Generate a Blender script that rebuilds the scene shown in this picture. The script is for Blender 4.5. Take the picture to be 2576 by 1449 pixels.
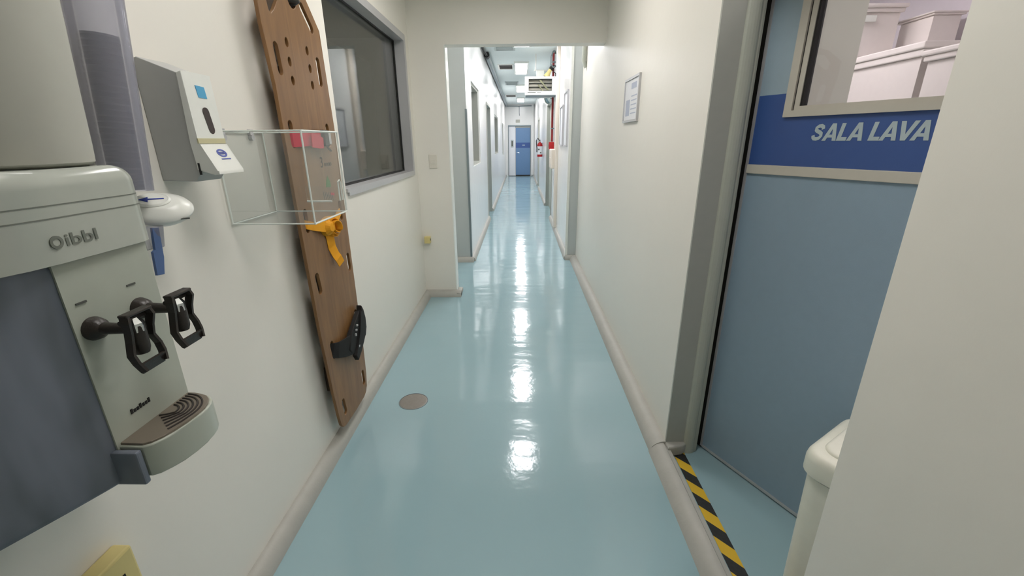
import bpy, bmesh, math, random
from mathutils import Vector, Matrix
random.seed(7)
for o in list(bpy.data.objects): bpy.data.objects.remove(o, do_unlink=True)
S = bpy.context.scene
COL = S.collection

# ------------------------------------------------------------------ camera
cam_d = bpy.data.cameras.new('camera'); cam = bpy.data.objects.new('camera', cam_d); COL.objects.link(cam)
cam_d.sensor_fit = 'HORIZONTAL'; cam_d.sensor_width = 36; cam_d.lens = 36*1081/2576
cam_d.clip_start = .02; cam_d.clip_end = 100
cam.matrix_world = Matrix(((0.99982, 0.00114, 0.01889, 0), (0.0175, 0.32417, -0.94584, 0), (-0.0072, 0.946, 0.3241, 1.5), (0, 0, 0, 1)))
S.camera = cam
# ------------------------------------------------------------------ world, exposure
w = bpy.data.worlds.new('world'); S.world = w; w.use_nodes = True
w.node_tree.nodes['Background'].inputs[0].default_value = (.8, .85, .9, 1)
w.node_tree.nodes['Background'].inputs[1].default_value = .05
S.view_settings.view_transform = 'Standard'; S.view_settings.look = 'None'
S.view_settings.exposure = 0.0; S.view_settings.gamma = 1; S.view_settings.use_curve_mapping = False
# strengths of the lamps (built further down; two are fill added to side rooms)
HALL = 21.0; HALL_BACK = 13.0; CORR = 35.0; SALA = 19.0; SALA_FILL = 22.0; SIDE_FILL = 3.5

# ------------------------------------------------------------------ materials
def srgb(r, g, b):
    f = lambda c: (c/255)/12.92 if c <= 10 else (((c/255)+.055)/1.055)**2.4
    return (f(r), f(g), f(b), 1)
def nt(name):
    m = bpy.data.materials.new(name); m.use_nodes = True
    return m, m.node_tree.nodes, m.node_tree.links, m.node_tree.nodes['Principled BSDF']
def setin(b, k, v):
    if k in b.inputs: b.inputs[k].default_value = v
def mat(name, col, rough=.5, metal=0, spec=.5, var=.04, scale=30, bump=0, bscale=200, coat=0, trans=0, emis=None, estr=0):
    m, N, L, b = nt(name)
    c = srgb(*col)
    tc = N.new('ShaderNodeTexCoord'); no = N.new('ShaderNodeTexNoise'); no.inputs['Scale'].default_value = scale
    no.inputs['Detail'].default_value = 3
    L.new(tc.outputs['Object'], no.inputs['Vector'])
    mx = N.new('ShaderNodeMix'); mx.data_type = 'RGBA'
    mx.inputs[6].default_value = tuple(x*(1-var) for x in c[:3])+(1,)
    mx.inputs[7].default_value = tuple(min(1, x*(1+var)) for x in c[:3])+(1,)
    L.new(no.outputs['Fac'], mx.inputs[0]); L.new(mx.outputs[2], b.inputs['Base Color'])
    b.inputs['Roughness'].default_value = rough; b.inputs['Metallic'].default_value = metal
    setin(b, 'Specular IOR Level', spec); setin(b, 'Coat Weight', coat); setin(b, 'Transmission Weight', trans)
    if bump:
        n2 = N.new('ShaderNodeTexNoise'); n2.inputs['Scale'].default_value = bscale
        L.new(tc.outputs['Object'], n2.inputs['Vector'])
        bp = N.new('ShaderNodeBump'); bp.inputs['Strength'].default_value = bump; bp.inputs['Distance'].default_value = .002
        L.new(n2.outputs['Fac'], bp.inputs['Height']); L.new(bp.outputs[0], b.inputs['Normal'])
    if emis:
        setin(b, 'Emission Color', srgb(*emis)); setin(b, 'Emission Strength', estr)
    return m
def emit(name, col, s):
    m, N, L, b = nt(name)
    e = N.new('ShaderNodeEmission'); e.inputs[0].default_value = srgb(*col); e.inputs[1].default_value = s
    L.new(e.outputs[0], N['Material Output'].inputs[0]); return m
def clear(name, tint, gloss=1.0, rough=.02, base=.03, milky=0, milkcol=(235, 240, 240)):
    """thin clear sheet: transparent with a fresnel reflection and an optional milky share"""
    m, N, L, b = nt(name); N.remove(b)
    t = N.new('ShaderNodeBsdfTransparent'); t.inputs[0].default_value = tuple(tint)+(1,)
    g = N.new('ShaderNodeBsdfGlossy'); g.inputs['Roughness'].default_value = rough
    fr = N.new('ShaderNodeFresnel'); fr.inputs[0].default_value = 1.45
    mu = N.new('ShaderNodeMath'); mu.operation = 'MULTIPLY_ADD'; mu.inputs[1].default_value = gloss; mu.inputs[2].default_value = base-.03
    L.new(fr.outputs[0], mu.inputs[0])
    mx = N.new('ShaderNodeMixShader'); L.new(mu.outputs[0], mx.inputs[0]); L.new(t.outputs[0], mx.inputs[1]); L.new(g.outputs[0], mx.inputs[2])
    out = mx
    if milky:
        d = N.new('ShaderNodeBsdfDiffuse'); d.inputs[0].default_value = srgb(*milkcol)
        m2 = N.new('ShaderNodeMixShader'); m2.inputs[0].default_value = milky
        L.new(mx.outputs[0], m2.inputs[1]); L.new(d.outputs[0], m2.inputs[2]); out = m2
    L.new(out.outputs[0], N['Material Output'].inputs[0]); return m

WALLC = (238, 235, 226)
def wallmat(name, col, rough, spec=.5):
    m, N, L, b = nt(name); c = srgb(*col)
    tc = N.new('ShaderNodeTexCoord')
    n1 = N.new('ShaderNodeTexNoise'); n1.inputs['Scale'].default_value = 1.3; n1.inputs['Detail'].default_value = 4
    L.new(tc.outputs['Object'], n1.inputs['Vector'])
    mx = N.new('ShaderNodeMix'); mx.data_type = 'RGBA'
    mx.inputs[6].default_value = tuple(x*.96 for x in c[:3])+(1,); mx.inputs[7].default_value = c
    L.new(n1.outputs['Fac'], mx.inputs[0]); L.new(mx.outputs[2], b.inputs['Base Color'])
    b.inputs['Roughness'].default_value = rough; setin(b, 'Specular IOR Level', spec)
    n2 = N.new('ShaderNodeTexNoise'); n2.inputs['Scale'].default_value = 6; n2.inputs['Detail'].default_value = 3
    n3 = N.new('ShaderNodeTexNoise'); n3.inputs['Scale'].default_value = 180
    L.new(tc.outputs['Object'], n2.inputs['Vector']); L.new(tc.outputs['Object'], n3.inputs['Vector'])
    ad = N.new('ShaderNodeMath'); ad.operation = 'MULTIPLY_ADD'; ad.inputs[1].default_value = .04
    L.new(n3.outputs['Fac'], ad.inputs[0]); L.new(n2.outputs['Fac'], ad.inputs[2])
    bp = N.new('ShaderNodeBump'); bp.inputs['Strength'].default_value = .25; bp.inputs['Distance'].default_value = .01
    L.new(ad.outputs[0], bp.inputs['Height']); L.new(bp.outputs[0], b.inputs['Normal'])
    return m
M = {}
M['wall'] = wallmat('hall_wall_paint', WALLC, .42)
M['corr'] = wallmat('corridor_gloss_paint', (240, 240, 238), .2)
M['ceil'] = wallmat('ceiling_paint', (222, 232, 232), .6)
M['ceil_hall'] = wallmat('hall_ceiling_paint', (235, 235, 225), .7)
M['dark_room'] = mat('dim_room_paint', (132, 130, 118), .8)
M['sala'] = mat('wash_room_paint', (240, 232, 238), .6)

def floor_mat():
    m, N, L, b = nt('teal_epoxy_floor')
    tc = N.new('ShaderNodeTexCoord')
    n1 = N.new('ShaderNodeTexNoise'); n1.inputs['Scale'].default_value = .8; n1.inputs['Detail'].default_value = 4
    L.new(tc.outputs['Object'], n1.inputs['Vector'])
    mx = N.new('ShaderNodeMix'); mx.data_type = 'RGBA'
    mx.inputs[6].default_value = srgb(146, 176, 184); mx.inputs[7].default_value = srgb(156, 184, 190)
    L.new(n1.outputs['Fac'], mx.inputs[0]); L.new(mx.outputs[2], b.inputs['Base Color'])
    b.inputs['Roughness'].default_value = .10; setin(b, 'Specular IOR Level', .6)
    # long shallow roller waves across the corridor and fine orange peel
    mp = N.new('ShaderNodeMapping'); mp.inputs['Scale'].default_value = (1.2, 3.2, 1); L.new(tc.outputs['Object'], mp.inputs[0])
    n2 = N.new('ShaderNodeTexNoise'); n2.inputs['Scale'].default_value = 1.3; n2.inputs['Detail'].default_value = 2; L.new(mp.outputs[0], n2.inputs['Vector'])
    n3 = N.new('ShaderNodeTexNoise'); n3.inputs['Scale'].default_value = 42; n3.inputs['Detail'].default_value = 2; L.new(tc.outputs['Object'], n3.inputs['Vector'])
    b1 = N.new('ShaderNodeBump'); b1.inputs['Strength'].default_value = .5; b1.inputs['Distance'].default_value = .012
    L.new(n2.outputs['Fac'], b1.inputs['Height'])
    b2 = N.new('ShaderNodeBump'); b2.inputs['Strength'].default_value = .35; b2.inputs['Distance'].default_value = .0009
    L.new(n3.outputs['Fac'], b2.inputs['Height']); L.new(b1.outputs[0], b2.inputs['Normal']); L.new(b2.outputs[0], b.inputs['Normal'])
    return m
M['floor'] = floor_mat()
M['cove'] = mat('cove_grey_plaster', (176, 175, 168), .5, var=.08, scale=14, bump=.4, bscale=60)
M['alu'] = mat('satin_aluminium', (196, 196, 198), .4, .4)
M['alu_d'] = mat('dull_grey_aluminium', (128, 140, 144), .42, .35)
M['frame'] = mat('grey_painted_frame', (166, 168, 160), .5)
M['frame2'] = mat('grey_green_profile', (178, 182, 170), .42)
M['beige_frame'] = mat('beige_enamel_frame', (196, 192, 180), .4)
M['black'] = mat('black_rubber', (14, 14, 14), .55)
M['white'] = mat('white_plastic', (236, 238, 232), .28)
M['offwhite'] = mat('offwhite_plastic', (184, 189, 180), .2, coat=.3)
M['greywhite'] = mat('milky_plastic', (184, 184, 174), .6, var=.1, scale=7)
M['body'] = mat('blue_grey_plastic', (96, 104, 114), .2, var=.16, scale=9)
def body_mat():
    m, N, L, b = nt('blue_grey_plastic_painted_sheen')
    tc = N.new('ShaderNodeTexCoord'); mp = N.new('ShaderNodeMapping'); mp.inputs['Scale'].default_value = (5, 7, 1.6); L.new(tc.outputs['Object'], mp.inputs[0])
    n = N.new('ShaderNodeTexNoise'); n.inputs['Scale'].default_value = 1.4; n.inputs['Detail'].default_value = 3; L.new(mp.outputs[0], n.inputs['Vector'])
    r = N.new('ShaderNodeValToRGB'); r.color_ramp.elements[0].position = .38; r.color_ramp.elements[1].position = .64
    r.color_ramp.elements[0].color = srgb(82, 90, 96); r.color_ramp.elements[1].color = srgb(138, 145, 160)  # stretched noise paints streaky reflections into the base colour
    L.new(n.outputs['Fac'], r.inputs[0]); L.new(r.outputs[0], b.inputs['Base Color']); b.inputs['Roughness'].default_value = .28; return m
M['body'] = body_mat()
M['panel'] = mat('cooler_front_plastic', (182, 188, 176), .3)
M['brown'] = mat('dark_brown_plastic', (46, 40, 36), .38, bump=.2, bscale=300)
M['chrome'] = mat('chrome', (215, 220, 222), .12, .95)
M['grille'] = mat('brown_grey_grille', (134, 124, 112), .35, .3)
M['grille_d'] = mat('dark_grille_gap', (48, 42, 38), .6)
M['mark'] = mat('dark_grey_ink', (88, 90, 84), .6)
M['mark2'] = mat('mid_grey_ink', (120, 124, 116), .5)
M['ink'] = mat('black_ink', (30, 28, 28), .7)
M['blueink'] = mat('blue_ink', (44, 66, 158), .5)
M['bluelever'] = mat('blue_plastic', (74, 100, 146), .4)
M['soap_grey'] = mat('grey_plastic', (176, 178, 176), .4)
M['bluesq'] = mat('light_blue_sticker', (84, 170, 214), .5)
M['ystrip'] = mat('yellowed_strip', (206, 200, 160), .5)
M['window_brown'] = mat('dark_brown_window', (62, 52, 52), .25)
M['cream'] = mat('cream_plastic', (222, 206, 140), .4)
M['drain'] = mat('drain_metal', (140, 134, 128), .45, .4, scale=60, var=.12)
M['cupstack'] = mat('grey_cup_plastic', (112, 116, 112), .5, var=.08, scale=12)
M['blue_light'] = mat('light_blue_laminate', (156, 176, 188), .38, bump=.15, bscale=500)
M['blue_mid'] = mat('blue_grey_laminate', (142, 164, 180), .38, bump=.15, bscale=500)
M['blue_dark'] = mat('royal_blue_vinyl', (58, 88, 148), .4, bump=.15, bscale=500)
M['letter'] = mat('pale_grey_vinyl', (176, 192, 196), .5)
M['red'] = mat('red_paint', (176, 22, 26), .35)
M['pipe_red'] = mat('dark_red_pipe', (140, 26, 30), .4)
M['yellow'] = mat('yellow_webbing', (236, 164, 20), .7, bump=.3, bscale=500)
M['redstrap'] = mat('red_webbing', (196, 30, 62), .65)
M['blackstrap'] = mat('black_webbing', (18, 17, 17), .7)
M['green'] = mat('green_sticker', (66, 120, 56), .6)
M['pcream'] = mat('cream_trunking', (226, 216, 202), .4)
M['bin'] = mat('bin_white_plastic', (228, 228, 214), .38)
M['glass'] = clear('clear_glass', (.94, .96, .96), 1.0, .01)
M['dkglass'] = clear('tinted_glass', (.84, .86, .84), .8, .02)
M['acryl'] = clear('clear_acrylic', (.985, .99, .987), .22, .03, .03, .03)
M['acryl_edge'] = mat('acrylic_edge_shine', (232, 238, 232), .2)  # whitish rods carry the bright edge shine in their colour
M['bluetube'] = clear('smoky_blue_tube', (.95, .95, .975), .8, .12, .03, .22, (214, 214, 232))
M['paper'] = mat('white_paper', (232, 234, 238), .5)
M['paper_blue'] = mat('pale_blue_print', (182, 190, 208), .6)
M['vent_d'] = mat('dark_vent_slats', (92, 88, 86), .6)
M['vent_l'] = mat('grey_vent_slats', (176, 186, 186), .5)
M['mirror'] = mat('mirror_face', (190, 205, 205), .06, .9)
M['blind'] = mat('grey_beige_blind', (168, 164, 156), .6)
M['tube_lamp'] = emit('lit_diffuser', (253, 250, 252), CORR)
M['hall_lamp'] = emit('lit_hall_diffuser', (255, 250, 246), HALL)
M['hall_lamp2'] = emit('lit_back_diffuser', (255, 250, 246), HALL_BACK)
M['sala_fill'] = emit('added_wash_room_fill', (255, 246, 242), SALA_FILL)  # added fill for the partition and the crate fronts
M['crate'] = mat('pinkish_white_plastic', (230, 222, 218), .45)
M['side_fill'] = emit('added_side_room_fill', (245, 248, 255), SIDE_FILL)  # weak fill added to brighten the room and its cabinet
M['stub'] = wallmat('grey_stub', (193, 199, 198), .4)  # stub faces get a greyer colour than the walls beside them
M['switch'] = mat('cream_switch_plastic', (224, 220, 208), .35)
M['far_blue'] = mat('far_door_blue', (104, 138, 178), .4)
M['frost'] = wallmat('beige_partition', (214, 210, 198), .6)
M['sala_lamp'] = emit('lit_wash_room_diffuser', (255, 244, 248), SALA)

def wood_mat():
    m, N, L, b = nt('varnished_plywood')
    tc = N.new('ShaderNodeTexCoord'); mp = N.new('ShaderNodeMapping'); mp.inputs['Scale'].default_value = (6, 9, 1.2)
    L.new(tc.outputs['Object'], mp.inputs[0])
    n = N.new('ShaderNodeTexNoise'); n.inputs['Scale'].default_value = 3; n.inputs['Detail'].default_value = 6; n.inputs['Distortion'].default_value = .6
    L.new(mp.outputs[0], n.inputs['Vector'])
    r = N.new('ShaderNodeValToRGB'); r.color_ramp.elements[0].position = .3; r.color_ramp.elements[1].position = .72
    r.color_ramp.elements[0].color = srgb(116, 82, 48); r.color_ramp.elements[1].color = srgb(144, 106, 64)
    L.new(n.outputs['Fac'], r.inputs[0]); L.new(r.outputs[0], b.inputs['Base Color']); b.inputs['Roughness'].default_value = .42
    return m
M['wood'] = wood_mat()
M['wood_d'] = mat('shade_dark_ply', (70, 50, 30), .6, var=.2, scale=40)  # runners coloured dark to blend into the shadow behind the board
def tape_mat():
    m, N, L, b = nt('hazard_tape')
    tc = N.new('ShaderNodeTexCoord'); sp = N.new('ShaderNodeSeparateXYZ'); L.new(tc.outputs['Object'], sp.inputs[0])
    a = N.new('ShaderNodeMath'); a.operation = 'MULTIPLY_ADD'; a.inputs[1].default_value = 1.15
    L.new(sp.outputs[0], a.inputs[0]); L.new(sp.outputs[1], a.inputs[2])
    d = N.new('ShaderNodeMath'); d.operation = 'DIVIDE'; d.inputs[1].default_value = .152; L.new(a.outputs[0], d.inputs[0])
    f = N.new('ShaderNodeMath'); f.operation = 'FRACT'; L.new(d.outputs[0], f.inputs[0])
    g = N.new('ShaderNodeMath'); g.operation = 'GREATER_THAN'; g.inputs[1].default_value = .5; L.new(f.outputs[0], g.inputs[0])
    no = N.new('ShaderNodeTexNoise'); no.inputs['Scale'].default_value = 60; L.new(tc.outputs['Object'], no.inputs['Vector'])
    k = N.new('ShaderNodeMix'); k.data_type = 'RGBA'; k.inputs[6].default_value = srgb(34, 34, 34); k.inputs[7].default_value = srgb(58, 58, 56); L.new(no.outputs['Fac'], k.inputs[0])
    mx = N.new('ShaderNodeMix'); mx.data_type = 'RGBA'; L.new(g.outputs[0], mx.inputs[0]); mx.inputs[6].default_value = srgb(222, 182, 52)
    L.new(k.outputs[2], mx.inputs[7]); L.new(mx.outputs[2], b.inputs['Base Color']); b.inputs['Roughness'].default_value = .45
    return m
M['tape'] = tape_mat()

# ------------------------------------------------------------------ builders
ORG = {}
def empty(name, loc, label, cat, group=None):
    o = bpy.data.objects.new(name, None); o.empty_display_size = .05; COL.objects.link(o); o.location = loc
    ORG[o.name] = Vector(loc); tagit(o, label, cat, group); return o
def tagit(o, label=None, cat=None, group=None, kind=None):
    if label: o['label'] = label
    if cat: o['category'] = cat
    if group: o['group'] = group
    if kind: o['kind'] = kind
    return o
class MB:
    def __init__(s, xf=None): s.bm = bmesh.new(); s.xf = xf
    def _v(s, pts): return [s.bm.verts.new(p) for p in pts]
    def box(s, x0, x1, y0, y1, z0, z1, bev=0, seg=2):
        v = s._v([(x, y, z) for x in (x0, x1) for y in (y0, y1) for z in (z0, z1)])
        fs = [s.bm.faces.new([v[i] for i in q]) for q in ((0, 1, 3, 2), (4, 6, 7, 5), (0, 4, 5, 1), (2, 3, 7, 6), (0, 2, 6, 4), (1, 5, 7, 3))]
        if bev:
            es = list({e for f in fs for e in f.edges})
            bmesh.ops.bevel(s.bm, geom=es, offset=bev, segments=seg, profile=.5, affect='EDGES')
        return s
    def prism(s, poly, axis, a, b, bev=0, seg=3, side='all'):
        """poly in the two other axes (order y,z / x,z / x,y), extruded along axis from a to b"""
        def p(q, t):
            if axis == 'x': return (t, q[0], q[1])
            if axis == 'y': return (q[0], t, q[1])
            return (q[0], q[1], t)
        A = s._v([p(q, a) for q in poly]); B = s._v([p(q, b) for q in poly]); n = len(poly)
        fa = s.bm.faces.new(A); fb = s.bm.faces.new(B[::-1])
        for i in range(n): s.bm.faces.new([A[i], B[i], B[(i+1) % n], A[(i+1) % n]])
        if bev:
            es = list(fb.edges) if side == 'b' else list(fa.edges)+list(fb.edges)
            bmesh.ops.bevel(s.bm, geom=es, offset=bev, segments=seg, profile=.5, affect='EDGES')
        return s
    def lathe(s, prof, c, axis=(0, 0, 1), n=28):
        """prof list of (r, t) along axis from point c"""
        ax = Vector(axis).normalized(); u = ax.orthogonal().normalized(); w_ = ax.cross(u); c = Vector(c); rings = []
        for r, t in prof:
            if r < 1e-5: rings.append([s.bm.verts.new(c+ax*t)])
            else: rings.append(s._v([c+ax*t+u*(r*math.cos(2*math.pi*k/n))+w_*(r*math.sin(2*math.pi*k/n)) for k in range(n)]))
        for a, b in zip(rings, rings[1:]):
            for k in range(n):
                k2 = (k+1) % n
                if len(a) == 1 and len(b) == 1: continue
                if len(a) == 1: s.bm.faces.new([a[0], b[k], b[k2]])
                elif len(b) == 1: s.bm.faces.new([a[k], b[0], a[k2]])
                else: s.bm.faces.new([a[k], b[k], b[k2], a[k2]])
        return s
    def cyl(s, a, b, r, n=20, r2=None):
        a = Vector(a); b = Vector(b); l = (b-a).length
        return s.lathe([(0, 0), (r, 0), (r if r2 is None else r2, l), (0, l)], a, b-a, n)
    def tube(s, pts, r, n=10, closed=False):
        pts = [Vector(p) for p in pts]; rings = []; N_ = len(pts); up = None
        for i, p in enumerate(pts):
            if closed: t = (pts[(i+1) % N_]-pts[i-1]).normalized()
            else: t = (pts[min(i+1, N_-1)]-pts[max(i-1, 0)]).normalized()
            if up is None: up = t.orthogonal().normalized()
            up = (up-t*up.dot(t)).normalized(); w_ = t.cross(up)
            rings.append(s._v([p+up*r*math.cos(2*math.pi*k/n)+w_*r*math.sin(2*math.pi*k/n) for k in range(n)]))
        rr = list(zip(rings, rings[1:]))
        if closed: rr.append((rings[-1], rings[0]))
        for a, b in rr:
            for k in range(n): s.bm.faces.new([a[k], b[k], b[(k+1) % n], a[(k+1) % n]])
        if not closed: s.bm.faces.new(rings[0][::-1]); s.bm.faces.new(rings[-1])
        return s
    def ribbon(s, pts, widths, wdir, t):
        """flat band: centre points, half widths, width directions (one or per point), thickness t"""
        pts = [Vector(p) for p in pts]; N_ = len(pts); rings = []
        for i, p in enumerate(pts):
            d = (pts[min(i+1, N_-1)]-pts[max(i-1, 0)]).normalized()
            wd = Vector(wdir[i] if isinstance(wdir, list) else wdir); wd = (wd-d*wd.dot(d)).normalized(); nn = d.cross(wd)
            h = widths[i] if isinstance(widths, (list, tuple)) else widths
            rings.append(s._v([p+wd*h+nn*t/2, p-wd*h+nn*t/2, p-wd*h-nn*t/2, p+wd*h-nn*t/2]))
        for a, b in zip(rings, rings[1:]):
            for k in range(4): s.bm.faces.new([a[k], b[k], b[(k+1) % 4], a[(k+1) % 4]])
        s.bm.faces.new(rings[0][::-1]); s.bm.faces.new(rings[-1]); return s
    def build(s, name, m, parent=None, label=None, cat=None, group=None, kind=None, smooth=None, origin=None):
        bm = s.bm
        if s.xf: bmesh.ops.transform(bm, matrix=s.xf, verts=bm.verts)
        bmesh.ops.recalc_face_normals(bm, faces=bm.faces)
        if parent is not None: off = ORG[parent.name]
        else:
            if origin is None and kind != 'structure':
                xs = [v.co for v in bm.verts]
                origin = ((min(c.x for c in xs)+max(c.x for c in xs))/2, (min(c.y for c in xs)+max(c.y for c in xs))/2, min(c.z for c in xs))
            off = Vector(origin or (0, 0, 0))
        bmesh.ops.translate(bm, vec=-off, verts=bm.verts)
        me = bpy.data.meshes.new(name); bm.to_mesh(me); bm.free()
        if isinstance(m, str): m = M[m]
        me.materials.append(m)
        o = bpy.data.objects.new(name, me); COL.objects.link(o)
        if parent is not None:
            o.parent = parent; ORG[o.name] = off
        else: o.location = off; ORG[o.name] = off
        if smooth is not None:
            for p in me.polygons: p.use_smooth = True
            me.set_sharp_from_angle(angle=math.radians(smooth))
            wn_ = o.modifiers.new('weighted_normals', 'WEIGHTED_NORMAL'); wn_.keep_sharp = True
        tagit(o, label, cat, group, kind); return o
def curve_bm(loops, depth, place, bev=0, res=8):
    """filled 2D outline with holes, extruded; place maps (u, v, t) to world; t from -depth/2 to depth/2"""
    cu = bpy.data.curves.new('outline', 'CURVE'); cu.dimensions = '2D'; cu.fill_mode = 'BOTH'; cu.extrude = depth/2; cu.bevel_depth = bev; cu.bevel_resolution = 1
    for lp in loops:
        sp = cu.splines.new('POLY'); sp.points.add(len(lp)-1)
        for q, pt in zip(sp.points, lp): q.co = (pt[0], pt[1], 0, 1)
        sp.use_cyclic_u = True
    ob = bpy.data.objects.new('outline', cu); COL.objects.link(ob)
    me = bpy.data.meshes.new_from_object(ob.evaluated_get(bpy.context.evaluated_depsgraph_get()))
    bpy.data.objects.remove(ob); mb = MB(); mb.bm.from_mesh(me); bpy.data.meshes.remove(me)
    for v in mb.bm.verts: v.co = Vector(place(*v.co))
    return mb
def text_bm(txt, w, h, depth, place, bold=0.0, shear=0):
    cu = bpy.data.curves.new('lettering', 'FONT'); cu.body = txt; cu.extrude = .5; cu.offset = bold; cu.shear = shear
    ob = bpy.data.objects.new('lettering', cu); COL.objects.link(ob)
    me = bpy.data.meshes.new_from_object(ob.evaluated_get(bpy.context.evaluated_depsgraph_get()))
    bpy.data.objects.remove(ob); mb = MB(); mb.bm.from_mesh(me); bpy.data.meshes.remove(me)
    xs = [v.co.x for v in mb.bm.verts]; ys = [v.co.y for v in mb.bm.verts]; x0, x1, y0, y1 = min(xs), max(xs), min(ys), max(ys)
    for v in mb.bm.verts: v.co = Vector(place((v.co.x-x0)/(x1-x0)*w, (v.co.y-y0)/(y1-y0)*h, v.co.z*depth))
    return mb
def slot(a, b, r, n=8):
    """stadium outline between centres a and b, counter-clockwise"""
    a = Vector(a); b = Vector(b); d = b-a; L = d.length
    ang = math.atan2(d.y, d.x); out = []
    for k in range(n+1):
        t = ang-math.pi/2+math.pi*k/n; out.append((b.x+r*math.cos(t), b.y+r*math.sin(t)))
    for k in range(n+1):
        t = ang+math.pi/2+math.pi*k/n; out.append((a.x+r*math.cos(t), a.y+r*math.sin(t)))
    return out
def circ(c, r, n=20, ry=None): return [(c[0]+r*math.cos(2*math.pi*k/n), c[1]+(ry or r)*math.sin(2*math.pi*k/n)) for k in range(n)]
def struct(name, mb, m, label=None): return mb.build(name, m, kind='structure', label=label, smooth=40 if m == 'cove' else None)

# ------------------------------------------------------------------ the place: X across, Y along the corridor, Z up (metres)
XL, XR = -.96, .735            # hall walls
CL, CR = -.635, .63            # corridor walls
HC, CC = 2.75, 2.98            # hall and corridor ceiling heights
YC = 4.15                      # cross wall
YS = 5.5                       # where the corridor narrows
YF = 19.9                      # far wall
# floor
struct('floor', MB().box(-3.4, 3.2, -2.2, 20.2, -.1, 0), 'floor', 'glossy teal epoxy floor')
struct('ceiling', MB().box(-1.1, .9, -2.2, YC+.06, HC, HC+.1), 'ceil_hall', 'hall ceiling')
struct('ceiling.001', MB().box(-1.1, .9, YC+.06, YF+.2, CC, CC+.1), 'ceil', 'long corridor ceiling')
# left wall of the hall with the internal window opening
WY0, WY1, WZ0, WZ1 = 2.40, 3.97, 1.235, 2.30
mb = MB(); x0, x1 = XL-.15, XL
mb.box(x0, x1, -2.2, WY0, 0, CC); mb.box(x0, x1, WY1, YS, 0, CC); mb.box(x0, x1, WY0, WY1, 0, WZ0); mb.box(x0, x1, WY0, WY1, WZ1, CC)
struct('wall_left', mb, 'wall', 'off-white wall on the left')
# right wall with the doorway opening
DY0, DY1, DZ = .825, 1.82, 2.12
mb = MB(); mb.box(XR, XR+.15, -2.2, DY0, 0, CC); mb.box(XR, XR+.15, DY1, YS+.06, 0, CC); mb.box(XR, XR+.15, DY0, DY1, DZ, CC)
struct('wall_right', mb, 'wall', 'off-white wall on the right')
struct('wall_back', MB().box(-1.1, .9, -2.3, -2.2, 0, CC), 'wall')
# cross wall: left pier and header over the opening
mb = MB(); mb.box(XL, -.65, YC, YC+.13, 0, CC); mb.box(-.65, XR, YC, YC+.13, 2.285, CC)
struct('wall_front', mb, 'wall', 'cross wall with the opening into the corridor')
struct('trim_1', MB().box(-.6555, -.645, YC-.004, YC+.134, .05, 2.285), 'white', 'white sheet on the opening jamb, corridor light painted in')  # white sheet puts the corridor light on the jamb into colour
# corridor walls
def wall_x(name, xa, xb, y0, y1, z1, holes, m, label):
    mb = MB(); y = y0
    for (a, b, c, d) in sorted(holes):
        mb.box(xa, xb, y, a, 0, z1)
        if c > 0: mb.box(xa, xb, a, b, 0, c)
        mb.box(xa, xb, a, b, d, z1); y = b
    mb.box(xa, xb, y, y1, 0, z1); return struct(name, mb, m, label)
LW = [(6.12, 7.25, 1.17, 2.24), (11.5, 13.3, 1.17, 2.13), (16.5, 17.6, 1.0, 2.1)]; LD = (8.7, 9.75, 0, 2.2)
wall_x('wall_far_left', CL-.16, CL, YS, YF, CC, LW+[LD], 'corr', 'glossy white left wall of the corridor')
struct('wall_stub_left', MB().box(XL, CL, YS-.03, YS, 0, CC), 'stub')
RD = [(8.75, 10.6, 0, 2.3), (14.6, 15.6, 0, 2.2)]
wall_x('wall_far_right', CR, CR+.16, YS+.12, YF, CC, RD, 'corr', 'glossy white right wall of the corridor')
struct('wall_stub_right', MB().box(CR-.03, XR+.15, YS+.062, YS+.12, 0, CC), 'stub')
mb = MB(); mb.box(-.8, -.516, YF, YF+.15, 0, CC); mb.box(.48, .8, YF, YF+.15, 0, CC); mb.box(-.516, .48, YF, YF+.15, 2.14, CC)
struct('wall_far', mb, 'corr', 'end wall of the corridor')
struct('trim_2', MB().box(CL-.016, CL+.008, YS-.037, YS+.01, .06, 1.86), 'alu_d', 'grey metal corner guard')
struct('trim_3', MB().box(CR-.036, CR-.005, YS+.052, YS+.07, .06, CC), 'white', 'white corner guard')
struct('trim_4', MB().box(.50, .60, YF-.05, YF, .05, CC), 'corr')

# coving (rounded skirting) ---------------------------------------------------
def cove(name, a, b, nrm, wd=.055, h=.062, kind='structure', y_tw=0):
    """rounded plaster coving from a to b on the floor; nrm points away from the wall"""
    prof = [(0, 0), (0, h), (.14*wd, h*1.02), (.34*wd, h*.98), (.54*wd, h*.87), (.72*wd, h*.70), (.86*wd, h*.47), (.95*wd, h*.24), (wd, 0)]
    a = Vector(a); b = Vector(b); n = Vector(nrm); mb = MB()
    d = (b-a).normalized(); parts = max(1, int((b-a).length/1.1)); rings = []
    for t in (0, 1):
        c = a.lerp(b, t); rings.append(mb._v([c+n*u+Vector((0, 0, v)) for u, v in prof]))
    A, B = rings
    for k in range(len(prof)): mb.bm.faces.new([A[k], B[k], B[(k+1) % len(prof)], A[(k+1) % len(prof)]])
    mb.bm.faces.new(A[::-1]); mb.bm.faces.new(B)
    return mb
struct('baseboard_left', cove('', (XL, -2, 0), (XL, YC, 0), (1, 0, 0)), 'cove', 'rounded grey plaster coving at the foot of the left wall')
struct('baseboard_front', cove('', (XL, YC, 0), (-.60, YC, 0), (0, -1, 0), .06), 'cove')
struct('baseboard_jamb', MB().box(-.65, -.60, YC-.05, YC+.13, 0, .05, .012), 'cove')
struct('baseboard_stub_left', cove('', (XL, YS-.03, 0), (CL+.03, YS-.03, 0), (0, -1, 0), .06), 'cove')
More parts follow.
